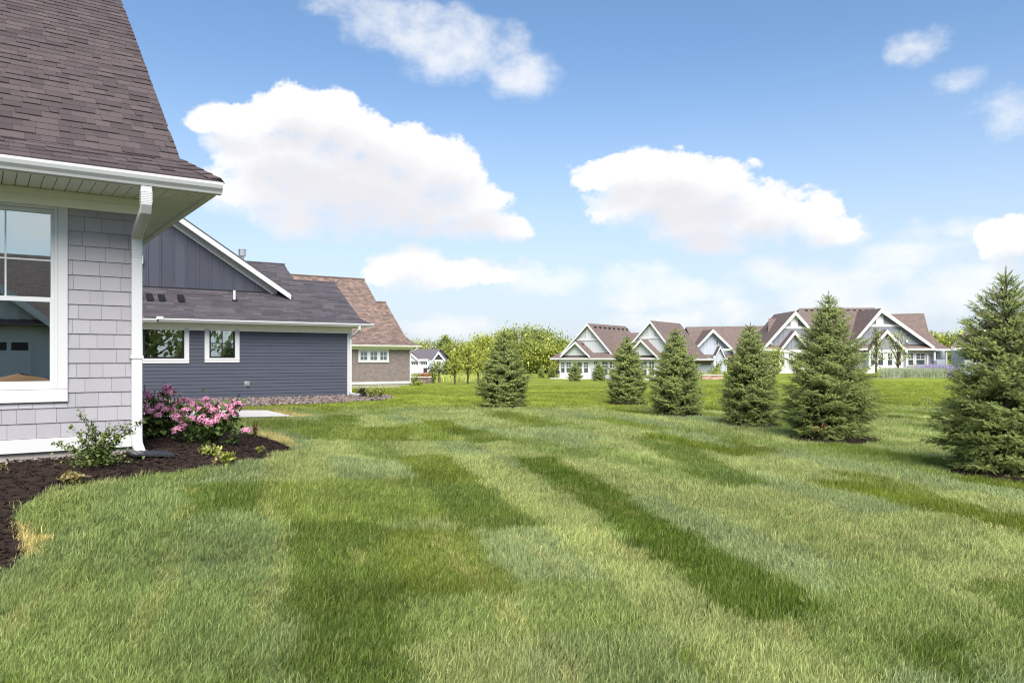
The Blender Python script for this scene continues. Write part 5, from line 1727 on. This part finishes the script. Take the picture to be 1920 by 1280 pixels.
where = ['behind the eave of the brown house', 'above the left end of the distant garage house', 'above the middle of the distant garage house roof', 'narrow and tall, standing up above the garage house gable',
         'right of the distant garage house, rear rank', 'between the garage house and the lone spruce, rear rank', 'just left of the lone spruce top, rear rank', 'low and left of the lone spruce, middle rank',
         'directly behind the tip of the lone spruce', 'just right of the lone spruce tip, upper rank', 'highest crown of the woods right of the lone spruce', 'second high crown of the woods, right of the highest',
         'with a dark crown above the gap left of the twin house', 'rounded, nearest the left roof slope of the twin house', 'at the far right of the woods touching the twin house roof', 'low in the front rank right of the lone spruce',
         'in the front rank above the tiny conifers', 'at the front right foot of the woods by the twin house', 'behind the right flank of the lone spruce', 'behind the left flank of the lone spruce',
         'hidden far behind the left gable of the twin house', 'hidden far behind the right gable of the twin house', 'just right of the double gabled house roof', 'dark in the gap right of the double gabled house', 'in the middle of the gap before the right spruce',
         'in the gap touching the taupe roof at right', 'behind the taupe roof at right']
for i, (px, py, Y, wpx, kd, _) in enumerate(WOODS):
    x = (px - CX) / F * Y; zb = float(gz(x, Y)); top = EYE + (HY - py) / F * Y
    W = wpx / F * Y * 1.8
    tree(x, Y, top - zb, W, 500 + i, kinds[kd] + ' ' + where[i], mats[kd], 'trees of the far woods', 2600, .62, bare=.10 if i < 20 else .2, blobs=20, name='broadleaf_tree')

for i, (x, y, hh) in enumerate([(30, -18, 11), (37, -24, 13), (45, -14, 12), (52, -22, 14), (42, -34, 13), (60, -10, 12), (58, -36, 14)]):  # unseen trees, added so that the house windows mirror something dark
    tree(x, y, hh, 10, 700 + i, 'broadleaf tree added out of view to darken house window reflections', M['leaf_deep'], 'unseen trees added for window reflections', 900, .8, bare=.12, blobs=16, name='broadleaf_tree')

# a thick low edge of undergrowth so that the woods read as one mass
r = rng_of(61)
n = 9000
ux = (740 + 330 * r.random(n)); uY = 168 + 50 * r.random(n)
uY = np.where(ux < 850, 200 + .3 * (uY - 168), uY)
xx = (ux - CX) / F * uY
zz = np.array(gz(xx, uY)) + (r.random(n) ** 1.3) * 3.8
o = leaf_cloud('undergrowth', np.stack([xx, uY, zz], 1), .60, r, M['leaf_green'], .1 + .5 * r.random(n), None)

# young trees between the garage house and the lone spruce, and in front of the double gabled house
for i, (px, pyb, pyt, Y, wpx, m_, lab, nn, lf) in enumerate([
        (853, 718, 655, 58, 34, 'y', 'young yellow green tree with pale trunk left of the lone spruce', 900, .19),
        (877, 718, 646, 60, 42, 'y', 'taller young yellow green tree with several thin stems beside the lone spruce', 1100, .19),
        (897, 712, 650, 66, 34, 'y', 'young yellow green tree partly hidden by the left side of the lone spruce', 900, .20),
        (1643, 720, 612, 62, 44, 'd', 'thin dark green young tree in front of the right blue grey gable', 800, .15),
        (1684, 712, 618, 64, 46, 'g', 'thin olive young tree with open crown in front of the right blue grey gable', 620, .15),
        (1452, 712, 652, 52, 46, 'y', 'bushy yellow green young tree between the slim spruce and the tall spruce', 900, .16),
        (1494, 700, 662, 60, 26, 'y', 'small yellow green tree under the left blue grey gable', 500, .16)]):
    x = (px - CX) / F * Y; zb = EYE - (pyb - HY) / F * Y
    zg = float(gz(x, Y)); 
    tree(x, Y, EYE + (HY - pyt) / F * Y - zg, wpx / F * Y, 600 + i, lab, mats[m_], 'young broadleaf trees on the lawns', nn, lf, bare=.22, blobs=22, name='young_tree', narrow=(i in (3,)), trunk_m=M['bark'])


def shrub(x, y, Hh, W, seed, label, mat, n=500, leaf=.05, name='shrub', cat='shrub', group=None, dz=0.0):
    r = rng_of(seed); t = thing(name, label, cat, (x, y, float(gz(x, y)) + dz), 0, group)
    b = MB(); C = []
    for i in range(9):
        az = i * 2.4; q = W * .5 * (.3 + .6 * r.random()); h_ = Hh * (.5 + .5 * r.random())
        tip = np.array([q * math.cos(az), q * math.sin(az), h_])
        b.tube([(0, 0, 0), tuple(tip * np.array([.5, .5, .6])), tuple(tip)], .012 * Hh / .6, 4, .004)
        m = n // 9; u = r.random(m)[:, None] ** .6
        C.append(tip * u + r.normal(0, 1, (m, 3)) * np.array([W, W, Hh * .8]) * .11)
    C = np.concatenate(C); C[:, 2] = np.abs(C[:, 2]) + .01
    b.build('stems', M['bark'], t)
    leaf_cloud('foliage', C, leaf, r, mat, .15 + .7 * r.random(len(C)), t)
    return t


def at_px(px, py): return gpt(px, py)


# hydrangea: stems, leaves and single flower heads
def hydrangea(px, py, W, Hh, heads, seed, label):
    r = rng_of(seed); x, y = at_px(px, py)
    t = thing('hydrangea_bush', label, 'flowering shrub', (x, y, float(gz(x, y)) + .03), 0, 'pink hydrangeas in the planting bed')
    b = MB(); C = []; tips = []
    for (hx, hz_, hy) in heads:
        tip = np.array([hx * W * .5, hy * W * .4, hz_ * Hh]); tips.append(tip)
        root = np.array([hx * W * .12, hy * W * .1, 0])
        b.tube([tuple(root), tuple(root * .4 + tip * .6 + np.array([0, 0, .04])), tuple(tip)], .006, 4, .004)
        for k in range(34):
            u = .25 + .78 * r.random(); C.append(root * (1 - u) + tip * u + r.normal(0, 1, 3) * .055 + np.array([0, 0, -.02]))
    C = np.array(C); C[:, 2] = np.maximum(C[:, 2], .02)
    b.build('stems', M['bark'], t)
    leaf_cloud('foliage', C, .085, r, M['leaf_hyd'], r.random(len(C)), t, flat=-.2, aspect=.62)
    # three flower head meshes shared
    hm = []
    for j in range(3):
        n = 150; p = r.normal(0, 1, (n, 3)); p /= np.linalg.norm(p, axis=1, keepdims=True); p[:, 2] = np.where(p[:, 2] < -.45, -p[:, 2], p[:, 2])
        p *= (.052 + .010 * r.random(n))[:, None] * np.array([1.12, 1.12, .85])
        d = p / np.linalg.norm(p, axis=1, keepdims=True) + r.normal(0, .35, (n, 3)); d, a, bb_ = basis(d); s = .0125
        V = np.stack([p - a * s, p - bb_ * s, p + a * s, p + bb_ * s], 1).reshape(-1, 3)
        hm.append(np_mesh('flower_head', V, np.arange(4 * n).reshape(-1, 4), r.random(n), M['petal']))
    for tip in tips:
        o = link('flower_head', hm[r.integers(3)], None, t)
        s = .66 + .45 * r.random()
        o.location = tuple(tip); o.scale = (s, s, s * .9); o.rotation_euler = (r.normal() * .3, r.normal() * .3, r.random() * 6)


r = rng_of(71)
hl = [(-.95, .80, -.2), (-.75, .92, .1), (-.55, .86, .0), (-.35, .78, .1), (-.80, .62, -.4), (-.62, .70, -.3), (-.45, .60, -.4), (-.25, .68, -.2), (-.1, 1.06, .1), (-.05, .98, .2),
      (.08, .72, .2), (.15, .60, .1), (-.15, .52, -.5), (-.90, .45, -.5), (-.6, .40, -.6), (.30, .80, .3), (.55, .78, .3), (-.70, .80, .3), (-.3, .9, .3), (.0, .62, -.3), (-1.0, .62, 0)]
hydrangea(318, 828, .80, .58, hl, 72, 'left pink hydrangea bush close behind the white downspout')
hr = [(-.75, .60, -.3), (-.5, .72, -.2), (-.3, .85, .0), (-.1, .76, -.2), (.1, .82, .0), (.3, .74, -.2), (.5, .80, .1), (.7, .78, .2), (.85, .66, 0), (-.2, .58, -.5), (.05, .56, -.5), (.25, .50, -.5),
      (.45, .56, -.4), (-.45, .45, -.5), (.95, .84, .1), (.62, .62, -.3), (-.05, .95, .2), (.8, .90, .3), (-.6, .34, -.6), (1.25, .30, -.1), (.0, .70, .1), (.35, .62, .0)]
hydrangea(385, 838, .78, .54, hr, 73, 'right pink hydrangea bush nearer the tip of the mulch bed')


def coneflower(px, py, Hh, seed, label):
    r = rng_of(seed); x, y = at_px(px, py)
    t = thing('coneflower', label, 'flower', (x, y, float(gz(x, y))), 0, 'cream coneflowers behind the hydrangeas')
    b = MB(); C = []
    tip = np.array([.03 * r.normal(), .03 * r.normal(), Hh])
    b.tube([(0, 0, 0), (0, 0, Hh * .6), tuple(tip)], .004, 5); b.build('stem', M['leaf_hyd'], t)
    n = 12; V = []
    for k in range(n):
        a = 6.283 * k / n; d = np.array([math.cos(a), math.sin(a), -.15]); s = np.array([-math.sin(a), math.cos(a), 0])
        V += [tip + d * .008 - s * .006, tip + d * .008 + s * .006, tip + d * .04 + s * .007, tip + d * .04 - s * .007]
    link('petals', np_mesh('petals', V, np.arange(4 * n).reshape(-1, 4), r.random(n), M['petal_white']), None, t)
    MB().tube([tuple(tip - np.array([0, 0, .006])), tuple(tip + np.array([0, 0, .014])), tuple(tip + np.array([0, 0, .02]))], .013, 8, .006).build('cone', M['straw'], t)
    leaf_cloud('foliage', np.stack([r.normal(0, .05, 40), r.normal(0, .05, 40), Hh * .8 * r.random(40)], 1), .06, r, M['leaf_green'], r.random(40), t)


for i, (px, py, hh, lab) in enumerate([(268, 826, .66, 'cream coneflower right beside the white downspout'), (286, 826, .60, 'cream coneflower above the left hydrangea, lowest of them'), (311, 826, .62, 'pair forming cream coneflower left of the topmost pink head'),
                                       (331, 824, .62, 'cream coneflower just under the topmost pink head'), (343, 824, .60, 'cream coneflower right of the topmost pink head')]):
    coneflower(px, py, hh, 80 + i, lab)


def spray_shrub():
    """open green shrub in front of the near wall: arching stems set with small leaves"""
    r = rng_of(91); x, y = at_px(183, 880)
    t = thing('green_shrub', 'open green shrub with arching leafy stems against the near wall baseboard', 'shrub', (x, y, float(gz(x, y)) + .03), 0)
    b = MB(); C = []
    stems = [(-.30, .0, .16), (-.22, -.05, .36), (-.16, .0, .50), (-.06, .0, .42), (.0, -.05, .36), (.10, 0, .34), (.20, -.05, .38), (.30, .0, .40), (.42, .02, .42), (.26, -.1, .30), (-.40, .0, .22), (.12, -.12, .24), (-.1, -.12, .25), (.34, -.05, .33), (.05, .05, .3)]
    for (sx, sy, sz) in stems:
        tip = np.array([sx, sy, sz]); mid = np.array([sx * .35, sy * .4, sz * .62])
        path = [np.array([sx * .06, sy * .1, 0]), mid, tip]
        b.tube([tuple(p) for p in path], .005, 4, .002)
        n = int(50 + 110 * np.linalg.norm(tip))
        for k in range(n):
            u = .15 + .85 * r.random(); p = (1 - u) ** 2 * path[0] + 2 * u * (1 - u) * mid * 1.1 + u * u * tip
            C.append(p + r.normal(0, 1, 3) * .018)
    for k in range(620): C.append(np.array([r.normal() * .13, r.normal() * .09 - .03, abs(r.normal()) * .10 + .02]))
    b.build('stems', M['bark'], t)
    C = np.array(C)
    leaf_cloud('foliage', C, .034, r, M['leaf_shrub'], .15 + .75 * r.random(len(C)), t, aspect=.75)


spray_shrub()
for i, (px, py, hh, w, m_, n, lf, lab, nm) in enumerate([
        (393, 861, .10, .24, 'leaf_green', 160, .05, 'low yellow green plant in the mulch left of the tiny bed edge plants', 'bed_plant'),
        (424, 877, .13, .20, 'leaf_yellow', 130, .05, 'low yellowing plant at the lawn edge of the mulch bed', 'bed_plant'),
        (487, 853, .07, .16, 'leaf_yellow', 60, .045, 'tiny pale green plant near the tip of the mulch bed', 'bed_plant'),
        (478, 826, .30, .14, 'red_leaf', 90, .035, 'thin reddish brown spike plant at the back edge of the mulch bed', 'bed_plant'),
        (405, 884, .14, .10, 'straw', 50, .04, 'thin dry straw plant beside the yellowing one at the lawn edge', 'bed_plant'),
        (137, 912, .08, .20, 'straw', 120, .05, 'low straw coloured plant alone in the mulch below the green shrub', 'bed_plant'),
        (2, 842, .20, .16, 'leaf_shrub', 60, .035, 'small leafy sprig at the left edge of the view by the baseboard', 'bed_plant'),
        (-2, 890, .06, .16, 'straw', 60, .04, 'dry sprig in the mulch at the left edge of the view', 'bed_plant'),
        (437, 806, .26, .30, 'leaf_yellow', 120, .05, 'yellow green perennial behind the right hydrangea', 'bed_plant')]):
    x, y = at_px(px, py)
    shrub(x, y, hh, w, 120 + i, lab, M[m_], n, lf, nm, 'plant', 'small plants in the mulch bed', .03)
# bushes at the blue house corner and around the far houses
for i, (px, Y, hh, w, m_, n, lf, lab) in enumerate([
        (680, 27.6, .42, .55, 'purple', 420, .07, 'dark purple bush at the corner of the blue house'),
        (697, 26.6, .55, .60, 'leaf_green', 520, .07, 'light green bush in the gravel beside the purple one'),
        (712, 27.0, .45, .5, 'leaf_deep', 320, .07, 'bluish green bush on the right of the light green one in the gravel'),
        (778, 54.5, .8, .7, 'leaf_deep', 300, .12, 'dark bush at the foot of the brown house downspout'),
        (785, 54.0, .35, .9, 'leaf_green', 300, .12, 'low spreading bush right of the brown house corner'),
        (797, 70, 1.1, 1.5, 'red_leaf', 500, .17, 'red leaved bush behind the grey block wall'),
        (812, 68, 1.6, 1.0, 'leaf_deep', 400, .16, 'tall dark bush at the right end of the grey block wall'),
        (786, 71, .9, .8, 'leaf_deep', 300, .16, 'dark green bush behind the middle of the grey block wall'),
        (770, 71, .8, .7, 'purple', 300, .16, 'purple bush behind the left end of the grey block wall'),
        (810, 165, 2.2, 3.6, 'purple', 400, .4, 'dark bush under the bay window of the distant garage house'),
        (824, 165, 2.8, 5.5, 'leaf_green', 600, .4, 'broad green shrub under the bay of the distant garage house'),
        (850, 120, .8, 1.4, 'leaf_deep', 260, .2, 'low dark bush right of the small far spruce'),
        (1344, 92, 2.0, 1.6, 'leaf_deep', 500, .22, 'dark rounded bush by the entry of the pale grey house'),
        (1342, 90, 1.4, 1.3, 'leaf_green', 400, .2, 'light green bush in front of the dark rounded one'),
        (1370, 91, 1.6, 1.6, 'leaf_green', 400, .2, 'green bush before the open garage of the pale grey house'),
        (1325, 80, .9, 4.5, 'leaf_yellow', 900, .16, 'wide yellow green planting above the reddish stone edging'),
        (1365, 80, .9, 3.5, 'leaf_yellow', 700, .16, 'yellow green planting left of the slim spruce'),
        (1655, 70, .9, 1.5, 'leaf_yellow', 400, .15, 'white flowered yellowish bush at the left end of the grass bed'),
        (1718, 78, 1.2, 1.2, 'leaf_green', 260, .15, 'thin shrub in front of the terrace of the double gabled house'),
        (1770, 72, .9, 5.0, 'straw', 700, .16, 'dry tawny planting behind the lavender'),
        (1700, 74, .8, 5.0, 'straw', 600, .16, 'dry tawny planting behind the silvery grass'),
        (1246, 86, .9, 3.0, 'leaf_green', 500, .18, 'planting beside the patio of the twin house right unit'),
        (912, 40, .75, .9, 'straw', 400, .09, 'pale bare bush hidden by the left side of the lone spruce')]):
    x = (px - CX) / F * Y
    shrub(x, Y, hh, w, 160 + i, lab, M[m_], n, lf, 'bush', 'bush', 'bushes round the houses')


def blade_bed(name, px0, px1, Y0, Y1, hh, mat, n, w, seed):
    r = rng_of(seed); px = px0 + (px1 - px0) * r.random(n); Y = Y0 + (Y1 - Y0) * r.random(n); x = (px - CX) / F * Y
    z = np.array(gz(x, Y)); h_ = hh * (.6 + .6 * r.random(n)); dx = r.normal(0, .3, n) * h_; dy = r.normal(0, .3, n) * h_
    V = np.stack([np.stack([x - w, Y, z], 1), np.stack([x + w, Y, z], 1), np.stack([x + dx, Y + dy, z + h_], 1)], 1).reshape(-1, 3)
    o = link(name, np_mesh(name, V, np.arange(3 * n).reshape(-1, 3), r.random(n), M[mat]), None)
    tag(o, kind='stuff')


blade_bed('ornamental_grass', 1655, 1772, 60, 65, .75, 'silver', 5200, .035, 31)
blade_bed('lavender', 1722, 1782, 63, 66, .95, 'lavender', 3600, .045, 32)
blade_bed('meadow_grass', 770, 925, 80, 100, .6, 'leaf_green', 6000, .05, 33)

# block walls, path and small yard things
def block_wall(px0, px1, Y, z1, label, n_row, n_col, mat, hgt):
    x0 = (px0 - CX) / F * Y; x1 = (px1 - CX) / F * Y; zb = float(gz((x0 + x1) / 2, Y))
    t = thing('block_wall', label, 'wall', (x0, Y, zb), 0)
    w = (x1 - x0) / n_col; hh = hgt / n_row
    me = MB().box(.01, 0, .01, .99, 1, .97).mesh('block'); me.materials.append(mat)
    for i in range(n_row):
        for j in range(n_col):
            off = .0 if i % 2 == 0 else .5
            a = max(j - off, 0); b_ = min(j + 1 - off, n_col) if j < n_col - 1 else n_col
            o = link('block', me, None, t); o.location = (a * w, .02 * ((i * 7 + j * 3) % 3), i * hh); o.scale = ((b_ - a) * w, .35, hh)
    MB().box(-.03, -.05, hgt, x1 - x0 + .03, .40, hgt + .07).build('cap', M['pad'], t)


block_wall(766, 808.5, 66, 0, 'grey brown block retaining wall right of the brown house', 4, 7, M['stone_wall'], .52)
block_wall(1316, 1356, 76, 0, 'low reddish stone edging between the two middle spruces', 2, 6, pmat('red_stone', (.42, .27, .22), .9, .2, 3, 0, 30, .1, rnd=.25), .42)
for nm, quad, Y in (('path', [(1630, 1700), (60.0, 59.0)], 0), ):
    pts = [((1630 - CX) / F * 59.3, 59.3), ((1695 - CX) / F * 59.3, 59.3), ((1695 - CX) / F * 60.6, 60.6), ((1630 - CX) / F * 60.6, 60.6)]
    sheet('path', pts, M['path'], .03, 1.0)
sheet('pathway', [gpt(660, 728.5), gpt(752, 726.5), gpt(748, 725), gpt(655, 726)], M['path'], .04, 1.0)
sheet('driveway', [((745 - CX) / F * 150, 150), ((800 - CX) / F * 150, 150), ((803 - CX) / F * 181, 181), ((760 - CX) / F * 181, 181)], M['path'], .05, 4.0)
po = MB(); po.box(-.06, -.06, 0, .06, .06, 1.0); po.box(-.30, -.22, 1.0, .30, .22, 1.16)
p_ = po.build('mailbox', M['grill']); x = (823 - CX) / F * 72; p_.location = (x, 72, float(gz(x, 72)) + .05); tag(p_, 'dark box on a post on the lawn right of the grey block wall', 'mailbox')
po = MB(); po.box(-.07, -.07, 0, .07, .07, .55)
p_ = po.build('wood_post', M['straw']); x = (825.5 - CX) / F * 66; p_.location = (x, 66, float(gz(x, 66))); tag(p_, 'short pale wooden post below the dark box', 'post')
po = MB(); po.box(-.35, -.3, 0, .35, .3, .75); po.box(-.37, -.32, .75, .37, .32, .80)
p_ = po.build('air_conditioner', pmat('unit_grey', (.17, .15, .16), .6, .1, 8)); x = (1327 - CX) / F * 98; p_.location = (x, 98, float(gz(x, 98))); tag(p_, 'grey air conditioner at the wall of the pale grey house', 'air conditioner')
po = MB(); po.box(-.4, -.35, 0, .4, .35, 1.05); po.box(-.42, -.37, 1.05, .42, .37, 1.12)
p_ = po.build('waste_bin', M['grill']); x = (797.5 - CX) / F * 172; p_.location = (x, 172, float(gz(x, 172))); tag(p_, 'black wheeled bin before the small garage door of the distant house', 'bin')
